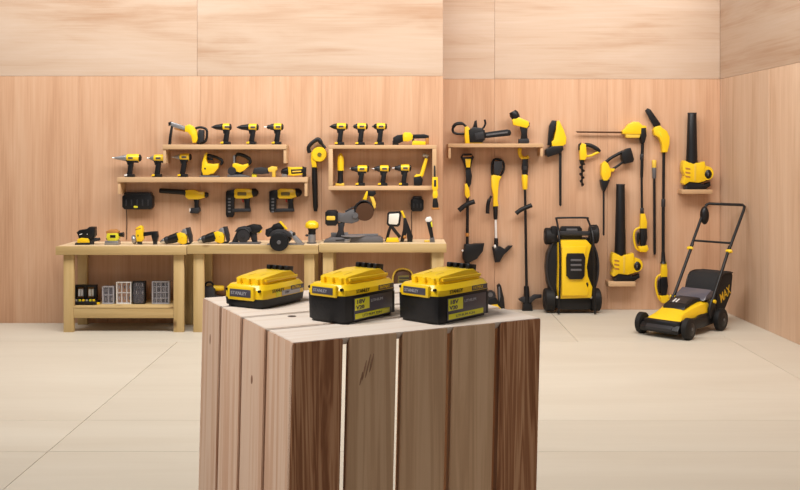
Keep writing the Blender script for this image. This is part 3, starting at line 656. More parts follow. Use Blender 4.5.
# --- top of the box shelf: reciprocating saw
t = T('reciprocating_saw', 'black and yellow saw lying on top of the box shelf, right end', 'power tool', 410, 145, DS, ZC1)
t.poly('nose', [(393, 137.6), (397, 135), (402.8, 134.4), (403.4, 141.4), (397, 144), (393, 144.4)], 0.06, 'black')
t.poly('shoe', [(392.4, 140.6), (398.6, 141.6), (398.6, 145), (392.4, 145)], 0.05, 'charcoal')
t.poly('body', [(402.6, 134.2), (404.4, 132.2), (410.4, 132.4), (413, 135.2), (412.4, 139.6), (408, 141.6), (403, 141.2)], 0.072, 'yellow')
t.poly('handle_top', [(412.4, 134.4), (424, 134), (429, 135.4), (429, 138.2), (413, 138.6)], 0.055, 'black')
t.poly('handle_rear', [(425.6, 136), (429.2, 136), (428.8, 144), (425.4, 144.4)], 0.05, 'amber')
t.poly('battery_pack', [(412.6, 140.4), (425.6, 141.4), (425.6, 145), (411.8, 145)], 0.06, 'yellow')
t.poly('grip_inner', [(412, 138), (414.4, 138), (414.4, 142), (412, 142)], 0.05, 'charcoal')
# --- inside the box
t = T('screwdriver', 'upright cordless screwdriver with yellow head inside the box shelf', 'screwdriver', 340.6, 186, DS, ZC0)
t.turn('head', (340.6, 153.6), (340.6, 170.8), [(0, 1.0), (0.10, 2.0), (0.2, 3.0), (0.5, 3.4), (1, 3.2)], 'yellow')
t.turn('handle', (340.6, 170.4), (340.2, 183.4), [(0, 3.0), (0.3, 2.6), (0.7, 2.7), (1, 3.4)], 'black')
t.poly('foot', [(335.6, 183.6), (344.2, 183.2), (344.4, 186), (335.4, 186)], 0.06, 'yellow_soft')
t = T('multi_tool', 'multi-tool leaning with a silver head inside the box shelf, right end', 'power tool', 419, 186, DS, ZC0)
t.poly('battery_pack', [(413.6, 177.4), (421, 176), (423, 180), (421.8, 185.4), (419, 186), (413.8, 185.6)], 0.065, 'black')
t.poly('arm', [(414, 176.4), (416.4, 174.4), (419.8, 174.6), (422.6, 165), (425, 158), (428, 159), (426, 167), (423.4, 176), (421, 178.6), (414.4, 178)], 0.05, 'yellow')
t.turn('head', (422.8, 155.2), (429, 155.8), [(0, 1.6), (0.3, 2.2), (0.55, 1.6), (0.75, 2.2), (1, 1.4)], 'steel')
t.cyl('neck', (426.6, 160.4), (426.2, 155.4), 1.5, 1.3, 'silver')
# --- level / saw in front of the box's right board
t = T('rotary_tool', 'narrow yellow and black tool hanging on the right side of the box shelf', 'power tool', 435, 209.6, DL - SD - 0.022)
t.cyl('shaft', (434.6, 165.6), (434.8, 178), 0.8, 1.0, 'charcoal')
t.poly('body', [(432.2, 177), (437.8, 177), (438.2, 188), (436.8, 191.4), (433.2, 191.4), (431.8, 188)], 0.043, 'yellow')
t.rect('window', 433.4, 179.4, 436.6, 187, 0.047, 'charcoal')
t.poly('waist', [(433, 190.8), (437.4, 190.8), (438, 195), (436.8, 198.6), (433.2, 198.6), (432.4, 195)], 0.043, 'yellow')
t.poly('grip', [(433.4, 196.6), (436.8, 196.6), (438.4, 204), (438.6, 208), (432.4, 208), (432.6, 203)], 0.04, 'black')
t.poly('foot', [(431.6, 207.4), (439.4, 207.4), (439.6, 209.6), (431.4, 209.6)], 0.043, 'amber')

# ------------------------------------------------------------------ tools on the benches
D1 = BF + 0.20
def bt(name, label, cat, ax, ay, z, D=D1, group=None): return T(name, label, cat, ax, ay, D, z, group)
t = bt('belt_sander', 'sander with large black hood at the far left of the benches', 'sander', 86, 244, Z1)
t.poly('hood', [(77.6, 232), (80.4, 229.4), (88, 228.2), (90.4, 226.2), (95.8, 226.4), (96, 235), (93, 238.6), (80, 238), (79, 234)], 0.085, 'black')
t.poly('base', [(78.6, 238.6), (83, 236.6), (90, 237.4), (90.6, 242), (78.4, 242.4)], 0.09, 'yellow')
t.poly('pad', [(76.6, 242), (90.6, 242), (91, 244), (76.2, 244)], 0.095, 'rubber')
t.poly('handle_tail', [(89.4, 237.8), (99.6, 237.4), (100.2, 240), (94, 241.4), (93.6, 244), (89.4, 244)], 0.05, 'charcoal')
t.poly('dust_clip', [(80.4, 233.4), (84, 232.2), (84, 233.8), (80.6, 234.8)], 0.088, 'pale')
t.ell('switch', (88.6, 233.4), 1.2, 1.4, 0.092, 'pale')
t = bt('palm_sander', 'small rounded sander, second tool from the left on the benches', 'sander', 113, 244, Z1)
t.poly('top_grip', [(106.6, 231), (110, 229.2), (116, 229), (119.4, 231), (119, 233), (107.4, 233.4)], 0.075, 'amber')
t.poly('body', [(108, 232.4), (118.8, 232), (119.6, 237), (118, 240.4), (109, 240.4), (107.2, 237)], 0.078, 'lime')
t.rect('side_vent', 111, 234, 117, 237.4, 0.085, 'black')
t.poly('front_hood', [(107.4, 234), (109.6, 233.4), (109.8, 239.4), (107, 239)], 0.07, 'black')
t.turn('dust_port', (118.8, 234.4), (123.8, 234.2), [(0, 1.6), (0.5, 2.2), (1, 2.6)], 'black')
t.poly('pad', [(106, 240.2), (119.4, 240), (119.8, 244), (105.4, 244)], 0.085, 'silver')
t = bt('angle_grinder', 'yellow headed grinder with a black rear battery on the left bench', 'grinder', 146, 244, Z1)
t.poly('head', [(136.4, 227.4), (140.6, 225), (143, 226), (143.8, 231), (144.4, 238), (142.4, 241), (137.4, 241), (136.2, 235)], 0.07, 'yellow')
t.ell('gear_vent', (139, 235), 1.4, 3.2, 0.078, 'black')
t.poly('head_band', [(136, 228.4), (142, 226.8), (142.2, 228.4), (136.2, 230)], 0.074, 'amber')
t.poly('body_bar', [(143.2, 232), (152, 231), (157, 230.8), (157.6, 234.4), (150, 235), (144, 236)], 0.05, 'black')
t.poly('battery_pack', [(152, 231.4), (157.6, 231), (158.6, 236), (157.2, 241.4), (153.4, 241.2), (152, 236)], 0.065, 'black')
t.turn('disc_guard', (132.4, 239.4, 0.01), (136.8, 238.6, 0.01), [(0, 4.2), (0.4, 4.6), (1, 3.0)], 'silver')
t.poly('rest_foot', [(137.6, 240.6), (142, 240.6), (142, 244), (137.6, 244)], 0.05, 'charcoal')
t.poly('rear_foot', [(153.4, 241), (157, 241), (157, 244), (153.4, 244)], 0.05, 'charcoal')
def planer(dx, z, ay, label):
    t = bt('hammer_drill', label, 'power tool', 178 + dx, ay, z, group='drills lying on the benches')
    d = ay - 240.6
    t.turn('chuck', (160.6 + dx, 238.4 + d), (166.4 + dx, 236.4 + d), [(0, 1.2), (0.3, 2.2), (0.7, 3.0), (1, 2.6)], 'steel')
    t.turn('chuck_ring', (165 + dx, 237 + d), (168.8 + dx, 235.8 + d), [(0, 3.3), (0.5, 3.9), (1, 3.7)], 'charcoal')
    t.turn('gearbox', (168 + dx, 236.4 + d), (178.6 + dx, 233.2 + d), [(0, 3.6), (0.3, 4.4), (1, 5.0)], 'black')
    t.poly('body', [(177 + dx, 229.6 + d), (181 + dx, 228.2 + d), (186 + dx, 229.6 + d), (187.6 + dx, 233.4 + d), (187.2 + dx, 239.2 + d), (184 + dx, 240.6 + d), (181 + dx, 239.6 + d), (178.4 + dx, 238.6 + d)], 0.075, 'yellow')
    t.ell('side_vent', (183 + dx, 233.6 + d), 1.6, 1.2, 0.080, 'amber')
    t.poly('rear_cover', [(181 + dx, 228.4 + d), (183.4 + dx, 225.2 + d), (187 + dx, 224.4 + d), (188 + dx, 230 + d), (186.4 + dx, 231 + d)], 0.06, 'silver')
    t.poly('battery_pack', [(186 + dx, 224 + d), (190 + dx, 223.4 + d), (192.4 + dx, 232 + d), (192.6 + dx, 238.4 + d), (190 + dx, 239.6 + d), (188.4 + dx, 233 + d)], 0.062, 'charcoal')
    t.poly('prop_foot', [(181 + dx, 239 + d), (191.6 + dx, 238.6 + d), (191 + dx, 240.6 + d), (181 + dx, 240.6 + d)], 0.05, 'black')
planer(0, Z1, 242.4, 'drill lying nose down at the right end of the left bench')
planer(37.2, Z2, 241.6, 'drill lying nose down at the left end of the middle bench')
t = bt('circular_saw', 'smaller black circular saw left of the larger one on middle bench', 'circular saw', 246, 242, Z2)
t.poly('base_shoe', [(230.6, 240.6), (260, 240.6), (260.6, 242), (230, 242)], 0.13, 'grey')
t.disc('blade_guard', (243.8, 233.6), 7.2, 0.035, 'black', yo=-0.03)
t.disc('blade', (244, 234.4), 6.2, 0.003, 'charcoal', yo=-0.052)
t.disc('hub', (244, 234.4), 1.6, 0.012, 'charcoal', yo=-0.055)
t.poly('upper_guard', [(235, 230), (238.4, 226), (244, 224.6), (250.4, 225.6), (252.4, 229.6), (250, 231), (244, 228.4), (238, 230.6)], 0.075, 'charcoal')
t.poly('motor', [(246.6, 224.6), (252.4, 222.8), (260, 223.6), (262, 227), (260, 231), (252, 232.4), (247, 231)], 0.08, 'black', yo=0.02)
t.poly('rear_handle', [(248.6, 230), (256.4, 230.4), (257, 240.6), (252, 240.6)], 0.05, 'charcoal', yo=0.02)
t.poly('grip_band', [(257, 229.6), (261, 228.4), (261.4, 231), (258.6, 232.4)], 0.07, 'yellow', yo=0.02)
t.poly('front_brace', [(232, 240.6), (236.4, 231), (239.4, 231), (238, 240.6)], 0.05, 'charcoal')
t = bt('circular_saw', 'larger circular saw whose black disc hangs over the bench front', 'circular saw', 284, 241.5, Z2, D=BF + 0.085)
t.disc('blade_guard', (280.6, 237.6), 9.4, 0.030, 'black', yo=-0.105)
t.disc('blade', (280.6, 238.0), 8.2, 0.003, 'black', yo=-0.124)
t.disc('hub', (280.6, 238), 2.0, 0.012, 'grey', yo=-0.128)
t.poly('upper_guard', [(271, 231), (273.6, 227), (279, 225.4), (286, 226), (291.6, 229.6), (293, 233), (289, 233), (284, 229.6), (276, 229.8), (272.6, 234)], 0.07, 'charcoal', yo=-0.075)
t.poly('motor', [(266.4, 226), (271.6, 224), (274, 227), (273.4, 232.6), (268, 233.6), (266, 231)], 0.08, 'black', yo=-0.02)
t.poly('handle', [(271.4, 224.6), (274, 221), (280, 219.2), (283.6, 221.4), (284.6, 226), (279, 226.4), (273, 227)], 0.06, 'black', yo=-0.03)
t.poly('handle_stripe', [(279.6, 218.6), (281.2, 217.6), (288, 225.4), (286.4, 226.6)], 0.062, 'yellow', yo=-0.03)
t.poly('body', [(274, 228), (288, 228), (292, 236), (288, 240.6), (272, 240.6)], 0.10, 'black', yo=0.0)
t.poly('base_shoe', [(268, 240.2), (303.6, 240.2), (304, 241.5), (267.6, 241.5)], 0.12, 'silver', yo=0.01)
t.poly('depth_arm', [(288.6, 228.4), (291.6, 227), (302.8, 238.6), (302.6, 240.4), (297, 240.4)], 0.04, 'silver', yo=-0.03)
t.ell('lock_knob', (294.4, 230.6), 1.7, 2.0, 0.04, 'black', yo=-0.04)
t = bt('trim_router', 'small router with yellow domed top at the right end of middle bench', 'router', 312, 241.5, Z2)
t.turn('dome', (312, 218.8), (312, 226.4), [(0, 3.0), (0.25, 6.0), (0.6, 7.0), (0.9, 6.6), (1, 5.4)], 'yellow')
t.turn('waist', (312, 226), (312, 232.4), [(0, 4.4), (0.5, 3.6), (1, 4.0)], 'black')
t.turn('motor', (311.8, 232), (311.8, 240.6), [(0, 3.7), (0.1, 3.9), (0.9, 3.9), (1, 3.7)], 'silver')
t.turn('base_ring', (311.8, 240.2), (311.8, 241.5), [(0, 4.8), (1, 4.8)], 'grey')
t.ell('lock_knob', (306.8, 233.6), 1.6, 1.2, 0.03, 'charcoal')
t.ell('side_switch', (316.6, 226.4), 1.3, 1.1, 0.04, 'charcoal')
# --- mitre saw
t = bt('mitre_saw', 'mitre saw with a tilted round blade housing on the right bench', 'mitre saw', 353, 240, Z3, D=BF + 0.24)
t.poly('base', [(325, 238), (331, 235.4), (380, 234.6), (383, 237), (383, 240), (324, 240)], 0.20, 'grey')
t.poly('fence', [(330.6, 231.4), (348, 231), (348, 233), (378, 232.4), (378, 235), (330.6, 236)], 0.02, 'silver', yo=0.05)
t.disc('turntable', (353, 237.6), 0.1, 0.01, 'silver')
obj('turntable_plate', lathe((0, -0.03, 0.055), (0, -0.03, 0.064), [(0, 0.115), (0.8, 0.115), (1, 0.11)], 28), 'silver', t.e)
t.poly('table_slot', [(336, 237), (345, 236.4), (345, 238.2), (336, 238.6)], 0.205, 'black')
t.poly('front_arm', [(346, 236.2), (352, 235.6), (350, 240), (344.6, 240)], 0.23, 'silver')
t.rect('motor', 325.6, 208.4, 338, 223.8, 0.12, 'black')
t.rect('motor_label', 327, 214, 335.6, 218.2, 0.125, 'yellow_soft', b=0.002)
t.poly('post', [(338, 221), (345, 220.6), (343.4, 228), (345, 235), (335.6, 235), (338.4, 228)], 0.06, 'charcoal')
t.poly('gear_head', [(337.4, 211), (344, 211.6), (350, 208.4), (357, 206.4), (360.6, 212), (358.6, 219.4), (352, 221.8), (344, 221), (337.4, 219.6)], 0.075, 'grey')
t.disc('knob', (355.6, 213.6), 3.0, 0.10, 'grey')
t.disc('blade_housing', (364, 208.6), 10.2, 0.060, 'black', yo=-0.01)
t.disc('blade', (365, 210), 9.0, 0.003, 'bronze', yo=-0.044)
t.poly('upper_guard', [(356, 203.6), (360.4, 199), (366, 198), (369.6, 200), (366, 208), (358, 211)], 0.08, 'charcoal')
t.tube('link_arm', [(345.4, 210), (352, 206.4), (359, 203.8)], 0.8, 'charcoal', sm=0)
t.poly('handle_arm', [(362.6, 197.8), (366.4, 189.6), (368.6, 189.4), (366.6, 198.6)], 0.05, 'yellow')
t.poly('handle_grip', [(367.6, 189.2), (375.8, 189.4), (376, 192.4), (373.6, 194.6), (368, 194)], 0.06, 'black')
t.poly('handle_back', [(369.4, 194.2), (373.4, 195), (376, 202), (375.6, 206.4), (372.6, 207.6), (372, 201)], 0.05, 'yellow_soft')
# --- work light
t = bt('work_light', 'tilting work light with white face and black stand on right bench', 'work light', 399, 239.6, Z3)
t.poly('lamp_frame', [(389, 209.4), (400, 208.8), (401.6, 211), (400, 222.4), (398, 224.4), (388, 223.4), (386.6, 221.4), (387.4, 211)], 0.05, 'black')
t.poly('lamp_face', [(389.6, 211.4), (398.6, 210.8), (399.4, 212), (398.2, 220.6), (396.8, 222), (389.6, 221.6), (388.6, 220.4), (389, 212.4)], 0.010, 'lens', yo=-0.024)
t.tube('stand_leg', [(391, 223), (388.6, 230), (386.4, 239)], 1.5, 'black', yo=-0.02)
t.tube('stand_leg', [(391, 223), (395.4, 229), (400, 234.6)], 1.7, 'black', yo=-0.02)
t.poly('stand_foot', [(387, 235), (398, 235), (399.4, 239.6), (385.6, 239.6)], 0.06, 'yellow', yo=-0.02)
t.poly('rear_arm', [(400.4, 208.6), (402.8, 208.4), (408, 221), (406, 223)], 0.04, 'yellow', yo=0.03)
t.poly('rear_stand', [(403.6, 215.4), (406, 215.6), (413, 234), (412.4, 239.6), (407.4, 239.6), (406.6, 231), (403.6, 239.6), (400, 239.6), (402.8, 228)], 0.07, 'black', yo=0.03)
t.ell('hinge_knob', (404.6, 234.6), 2.0, 2.0, 0.085, 'amber', yo=0.02)
t = bt('oscillating_tool', 'slim upright tool with pale head at the right end of the right bench', 'power tool', 430, 239.4, Z3)
t.poly('head', [(425, 217), (426.6, 214.6), (430.6, 214), (432.2, 217), (430, 219.6), (425.8, 219.2)], 0.06, 'pale')
t.poly('body', [(426.4, 219), (431, 218.4), (432.4, 226), (433.8, 235), (430.4, 236), (428, 226)], 0.06, 'black')
t.poly('side_flash', [(430, 219.4), (432, 219), (432.8, 224), (431.2, 224.6)], 0.062, 'lime')
t.poly('battery_pack', [(429.8, 235), (434.2, 234.4), (434.8, 239.4), (430, 239.4)], 0.065, 'grey')
t.poly('blade_foot', [(424.4, 237.6), (429.6, 237.6), (429.6, 239.4), (424.4, 239.4)], 0.05, 'yellow_soft')
# ------------------------------------------------------------------ on the lower bench shelves
ZS = 0.2445; DSH = BF + 0.20
def case(name, label, x0, y0, x1, frame, inner, grid, depth=0.06):
    t = T(name, label, 'case', (x0+x1)/2, 307, DSH, ZS)
    w_ = 1.0
    t.rect('back_shell', x0, y0, x1, 307, 0.018, inner, yo=depth/2 - 0.01)
    for a, b, c, d in ((x0, y0, x1, y0 + w_), (x0, 306, x1, 307), (x0, y0 + w_, x0 + w_, 306), (x1 - w_, y0 + w_, x1, 306)):
        t.rect('frame_bar', a, b, c, d, depth, frame, b=0.002)
    for i in range(1, grid[0]):
        xx = x0 + (x1-x0)*i/grid[0]; t.rect('divider', xx - 0.3, y0 + 1, xx + 0.3, 306, depth*0.6, frame, b=0.0)
    for i in range(1, grid[1]):
        yy = y0 + (307-y0)*i/grid[1]; t.rect('divider', x0 + 1, yy - 0.3, x1 - 1, yy + 0.3, depth*0.6, frame, b=0.0)
    k = 0
    for i in range(grid[0]):
        for j in range(grid[1]):
            cx = x0 + (x1-x0)*(i+0.5)/grid[0]; cy = y0 + (307-y0)*(j+0.5)/grid[1]; k += 1
            t.cyl('bit', (cx, cy - 1.6), (cx, cy + 1.6), 0.7, 0.5, 'silver' if k % 3 else 'black', seg=8)
    t.rect('lid', x0 + 0.8, y0 + 0.8, x1 - 0.8, 306.2, 0.004, 'clear_plastic', yo=-depth/2 + 0.002, b=0.0)
t = T('tool_case', 'open black tool case with sockets on the left bench lower shelf', 'case', 86, 307, DSH, ZS)
for a in ((72.6, 288.8, 95.6, 291), (72.6, 302.2, 95.6, 304.2), (72.6, 291, 75.2, 302.2), (93, 291, 95.6, 302.2), (83, 290.6, 85.4, 302.6)):
    t.rect('lid_frame', *a, 0.05, 'black', yo=0.05, b=0.003)
t.rect('lid_back', 74, 290, 94, 303, 0.012, 'amber', yo=0.08)
for xx in (77.6, 80.6, 88, 91): t.rect('bit_row', xx - 1.1, 293, xx + 1.1, 300.4, 0.02, 'pale' if xx < 85 else 'lens', yo=0.055, b=0.002)
t.rect('base_tray', 74.6, 303.6, 99, 307, 0.14, 'black', yo=-0.02)
for i, xx in enumerate((78, 81.5, 85, 88.5, 92, 95.4)):
    t.cyl('socket', (xx, 302.0, -0.05), (xx, 304.0, -0.05), 1.3, 1.3, ('steel', 'lime', 'yellow')[i % 3], seg=10)
t.rect('latch', 95.4, 305, 101.4, 307, 0.03, 'yellow', yo=-0.05)
case('bit_case', 'smallest clear plastic bit case on the lower shelf', 103, 289.4, 114.6, 'print_grey', 'label', (2, 2))
case('bit_case', 'clear bit case with pale frame beside the black one, lower shelf', 117, 285, 132, 'pale', 'amber', (3, 2))
case('bit_case', 'black framed bit case on the lower shelf', 133.4, 284.4, 145.6, 'black', 'black', (2, 3))
case('bit_case', 'large clear organiser with a grid, right end of the lower shelf', 152.6, 284.4, 170, 'print_grey', 'charcoal', (4, 4))
t = T('hand_vacuum', 'yellow nosed dark tool on the middle bench lower shelf', 'vacuum', 214, 307, DSH, ZS)
t.poly('tank', [(204, 290), (213, 289), (216, 292), (216, 298), (222, 300), (224, 307), (203, 307)], 0.12, 'charcoal')
t.turn('nozzle', (214, 291.6), (224, 291.4), [(0, 3.2), (0.3, 2.8), (0.9, 2.6), (1, 2.2)], 'yellow')
t.tube('handle', [(205, 291), (206, 286.6), (211, 285.6), (214, 289.6)], 1.0, 'black')
t = T('jobsite_radio', 'round topped unit with a yellow arched handle seen between the two tall batteries', 'radio', 403, 307, DSH, ZS)
t.poly('body', [(394, 279), (397, 274.6), (403, 273), (409, 274.6), (412, 279), (412.6, 307), (393.4, 307)], 0.16, 'bronze')
t.tube('handle', [(392.8, 284), (393.6, 277), (397, 272.6), (403, 271.2), (409, 272.8), (412.4, 277), (413.2, 284)], 0.9, 'yellow_soft', yo=-0.06)
t.poly('front_panel', [(398, 278), (409, 277), (410, 298), (397, 298)], 0.17, 'olive', b=0.01)
for yy in (279.6, 282.6): t.rect('speaker_bar', 399, yy, 409, yy + 1.2, 0.18, 'charcoal', b=0.002)
# ------------------------------------------------------------------ recessed wall: shelf tools
t = T('chainsaw', 'black and yellow chainsaw lying on the recessed wall shelf', 'chainsaw', 476, 143.5, DR - 0.12, ZD)
t.tube('rear_handle', [(466, 126.4), (462, 123.4), (456, 124), (453, 127.6), (453.4, 132), (458, 133.8), (466, 133.6)], [1.2]*4 + [1.7]*8 + [1.2]*13, 'black')
t.poly('rear_body', [(464.4, 127), (467.6, 126.2), (470.6, 130), (470, 143.5), (465, 143.5), (464.2, 136)], 0.11, 'yellow')
t.poly('body', [(468, 130), (473, 127), (481, 128), (484.6, 130.4), (484.6, 139.4), (482, 142.6), (469, 142.6)], 0.12, 'black')
t.poly('under_tray', [(469.4, 141), (482.4, 141), (482, 143.5), (469.4, 143.5)], 0.10, 'yellow')
t.poly('side_cover', [(474, 133), (483, 131.4), (484, 138.6), (475, 140)], 0.135, 'charcoal')
t.poly('hand_guard', [(472.6, 128.2), (474.6, 121), (476.4, 120), (477.2, 128)], 0.10, 'black')
t.tube('front_handle', [(480.4, 129.6), (483.6, 127.4), (485.4, 123.4), (484.6, 119.4)], 1.0, 'black')
bar = t.poly('guide_bar', [(484, 132.4), (507, 129.2), (510.4, 130.2), (511.4, 133), (510, 135.6), (484.4, 138.2)], 0.018, 'black', b=0.003)
t.poly('bar_rib', [(486, 134), (507.6, 131.4), (507.6, 133), (486, 135.8)], 0.022, 'grey', par=bar, b=0.002)
t = T('hand_lamp', 'yellow handled lamp with tilted black head on the chainsaw shelf', 'lamp', 524, 143.5, DR - 0.12, ZD)
t.turn('lamp_head', (512.4, 111.4), (516.6, 118.4), [(0, 3.6), (0.4, 4.8), (0.9, 4.2), (1, 3.6)], 'black')
t.poly('body', [(511.8, 119.6), (517, 116.8), (522, 118.6), (528.4, 121.4), (529, 125), (526.4, 128.2), (520, 126.6), (513, 125)], 0.075, 'yellow')
t.poly('grip', [(519.8, 126.4), (527.6, 127.2), (527, 134), (527.8, 139.6), (520.6, 139.6), (521.2, 133)], 0.05, 'black')
t.poly('battery_pack', [(518.4, 138.8), (528.4, 138.4), (529, 142), (528, 143.5), (518.4, 143.5)], 0.075, 'charcoal')
t.poly('rear_hook', [(527.4, 121.6), (529.8, 122.6), (529.4, 127), (527.6, 127.6)], 0.03, 'charcoal')
# --- hanging pole tools under it
def pw(name, label, cat, ax, ay, half=0.05, group='pole tools on the recessed wall'): return T(name, label, cat, ax, ay, DR - half, None, group)
t = pw('string_trimmer', 'string trimmer with flared battery top, leftmost under the chainsaw shelf', 'trimmer', 467.5, 272)
t.poly('battery_head', [(460.4, 157), (463, 153.6), (471, 153.4), (473.8, 157), (472, 161), (470.4, 168), (465, 168), (463, 162)], 0.09, 'black')
t.poly('head_shell', [(464.6, 158.6), (470.8, 158.6), (470, 167.6), (465.8, 167.6)], 0.098, 'yellow')
t.poly('head_cap', [(462, 155.4), (472, 155), (472, 157), (462, 157.6)], 0.094, 'amber')
t.poly('grip', [(465.4, 168), (470.6, 168), (472, 176), (471, 184), (469.4, 187), (466, 187)], 0.05, 'black')
t.poly('throat', [(464.4, 184), (467, 183), (469.4, 190), (470, 196), (467, 198.6), (464.6, 195)], 0.055, 'yellow')
t.cyl('shaft', (467.6, 196), (467.2, 246), 1.5, 1.5, 'black')
t.tube('front_handle', [(458.6, 210.4), (463, 206.6), (468, 203.6), (474.4, 201.4)], 2.4, 'black', yo=-0.03)
t.cyl('collar', (467.3, 233), (467.3, 236.4), 1.9, 1.9, 'amber')
t.poly('guard', [(462.4, 252), (466, 245), (474, 243.6), (484, 243.2), (482.6, 251), (476.6, 258.6), (468, 263), (462.6, 259)], 0.09, 'black')
t.cyl('motor', (467.2, 244), (467.6, 262), 3.6, 4.2, 'charcoal')
t.cyl('spool', (467, 261), (467, 272), 3.0, 2.2, 'black')
t.ell('guard_pin', (462.4, 250.6), 1.3, 1.3, 0.05, 'pale', yo=-0.02)
t = pw('string_trimmer', 'trimmer with yellow upper shaft and looped black battery, middle of three poles', 'trimmer', 497, 263)
t.tube('battery_loop', [(492, 174), (492, 164), (494.4, 159.6), (500, 159.6), (503.6, 163), (503.6, 170), (500, 176), (495, 177)], 1.1, 'black', closed=True)
t.poly('battery_pack', [(493.4, 161), (502, 161), (502.4, 169), (498.4, 175.4), (493.4, 174)], 0.08, 'charcoal')
t.poly('handle_shell', [(491, 175.6), (494, 174.6), (499, 175.6), (501.4, 176.6), (499, 181), (498, 190), (497.4, 200), (498.4, 206), (493, 206.4), (493, 196), (491, 186)], 0.06, 'yellow')
t.tube('front_handle', [(491.4, 196), (489, 200), (487.6, 206), (487.4, 213.4)], [1.2]*4 + [1.9]*9, 'black', yo=-0.02)
t.cyl('clamp', (495.4, 206), (495.6, 219.4), 2.4, 2.0, 'black')
t.cyl('shaft', (495.6, 219), (496, 239), 1.2, 1.2, 'pale')
t.cyl('shaft_socket', (496, 238), (496.2, 248), 2.0, 2.2, 'black')
t.cyl('motor', (495.4, 246), (497.6, 262), 3.6, 3.0, 'charcoal')
t.poly('guard', [(494, 251), (500, 246), (504.6, 249), (508, 245.6), (512.6, 245.4), (509, 249.6), (504, 254), (500, 260.6), (496, 262)], 0.08, 'black')
t.ell('spool_light', (494.6, 246.4), 1.4, 2.0, 0.06, 'pale', yo=-0.02)
t = pw('pole_cultivator', 'long black pole tool with yellow hook top and forked foot on the floor', 'cultivator', 525, 311.5, 0.06)
t.tube('hook_handle', [(519.8, 148.2), (519.6, 153), (521.6, 157.2), (525.2, 158.2), (528.4, 156.4)], 1.9, 'yellow')
t.poly('grip', [(522.4, 159), (527.6, 159), (528.2, 167), (527.4, 175.4), (522.4, 175.4), (521.8, 167)], 0.05, 'black')
t.cyl('grip_ring', (524.8, 166), (524.8, 170), 3.4, 3.4, 'charcoal')
t.cyl('upper_sleeve', (524.6, 174.6), (525, 189.4), 3.3, 2.6, 'yellow')
t.cyl('shaft', (525, 188.6), (526.6, 290), 1.3, 1.4, 'black')
t.tube('front_handle', [(515.6, 213.4), (520, 210), (525, 207.6), (531.4, 205)], 2.2, 'black', yo=-0.03)
t.cyl('gear_case', (526.4, 286), (527, 311), 2.6, 3.4, 'black')
t.poly('tine', [(518, 299), (523, 296.4), (530, 297), (534, 294.4), (541.4, 294.2), (541.6, 297.4), (535, 299), (531, 302.6), (524, 303), (519.4, 300.6)], 0.05, 'charcoal')
t.poly('tine', [(523, 303), (531.4, 303), (532.6, 311.5), (522, 311.5)], 0.07, 'black')
t = T('wheel_edger', 'small black edger with upright guard on the floor behind the right battery', 'edger', 496, 307.8, DR - 0.10, 0.0)
t.disc('wheel', (490.4, 292), 5.2, 0.06, 'charcoal')
t.disc('hub', (490.2, 291), 2.4, 0.075, 'grey')
t.poly('foot', [(486, 296.4), (496, 296.4), (498, 302), (504, 307.8), (485, 307.8)], 0.09, 'yellow')
t.poly('motor', [(486, 296.6), (496, 294), (499, 300), (487, 301.6)], 0.10, 'black')
t.poly('guard', [(496.8, 282), (499, 280), (500.8, 282), (503.6, 294), (505, 307.8), (496.4, 307.8), (498, 296)], 0.07, 'black')
t.poly('guard_lining', [(498, 283), (499.6, 282.6), (500.2, 293), (498.4, 299)], 0.075, 'grey', b=0.004)
# --- hedge trimmer and auger, mid wall
t = pw('hedge_trimmer', 'hedge trimmer hanging blade down beside the chainsaw shelf', 'hedge trimmer', 556, 206.5, group=None)
t.poly('rear_grip', [(549, 126), (552, 120.4), (556.4, 120.6), (557, 126), (553, 134), (552, 145), (547.4, 145)], 0.06, 'black')
t.poly('body', [(556, 121.6), (558.6, 120.2), (560.4, 124), (563.4, 130), (566, 138), (565.4, 144), (562, 146.4), (551.6, 146.4), (551, 142), (553.4, 139.6), (555.4, 130)], 0.085, 'yellow')
t.ell('grip_hole', (555.4, 142.6), 1.6, 1.6, 0.09, 'lime')
t.poly('hand_guard', [(545, 149.6), (551, 146.2), (562, 145.6), (563, 149.4), (560, 153), (548, 157), (545, 155)], 0.10, 'black')
t.poly('blade', [(558.9, 151), (561.6, 151), (561.5, 205), (560.4, 206.5), (559.2, 205)], 0.012, 'black', b=0.001)
t = pw('earth_auger', 'yellow drill with a dark spiral auger bit hanging on recessed wall', 'auger', 586, 187.5, group=None)
t.poly('body', [(579.4, 146), (581.6, 143), (585.4, 144.4), (586, 152), (586.6, 156), (584.6, 160), (579.6, 160), (579.2, 152)], 0.08, 'yellow')
t.poly('motor_cap', [(578.4, 144.6), (580.6, 142.4), (580.8, 151), (578.4, 150)], 0.06, 'black')
t.tube('upper_handle', [(584.4, 144.6), (590, 145.4), (596, 148.4), (600, 151.6)], [1.5, 1.8, 2, 2, 2.2, 2.2, 2.2, 2.2, 2.2, 2.2, 2, 1.8, 1.6], 'black')
t.tube('lower_handle', [(585, 156.4), (591, 155.6), (596, 153.2), (599.6, 151.8)], 1.2, 'yellow')
t.cyl('chuck', (582, 159.4), (582, 164.6), 2.8, 1.8, 'black')
k = t.k; a0 = t.q(582, 164); a1 = t.q(582, 187)
core = lathe((a0[0], 0, a0[1]), (a1[0], 0, a1[1]), [(0, 0.010), (0.9, 0.010), (1, 0.001)], 10)
hel = bmesh.new(); prev = None; turns = 3.2; N = 64
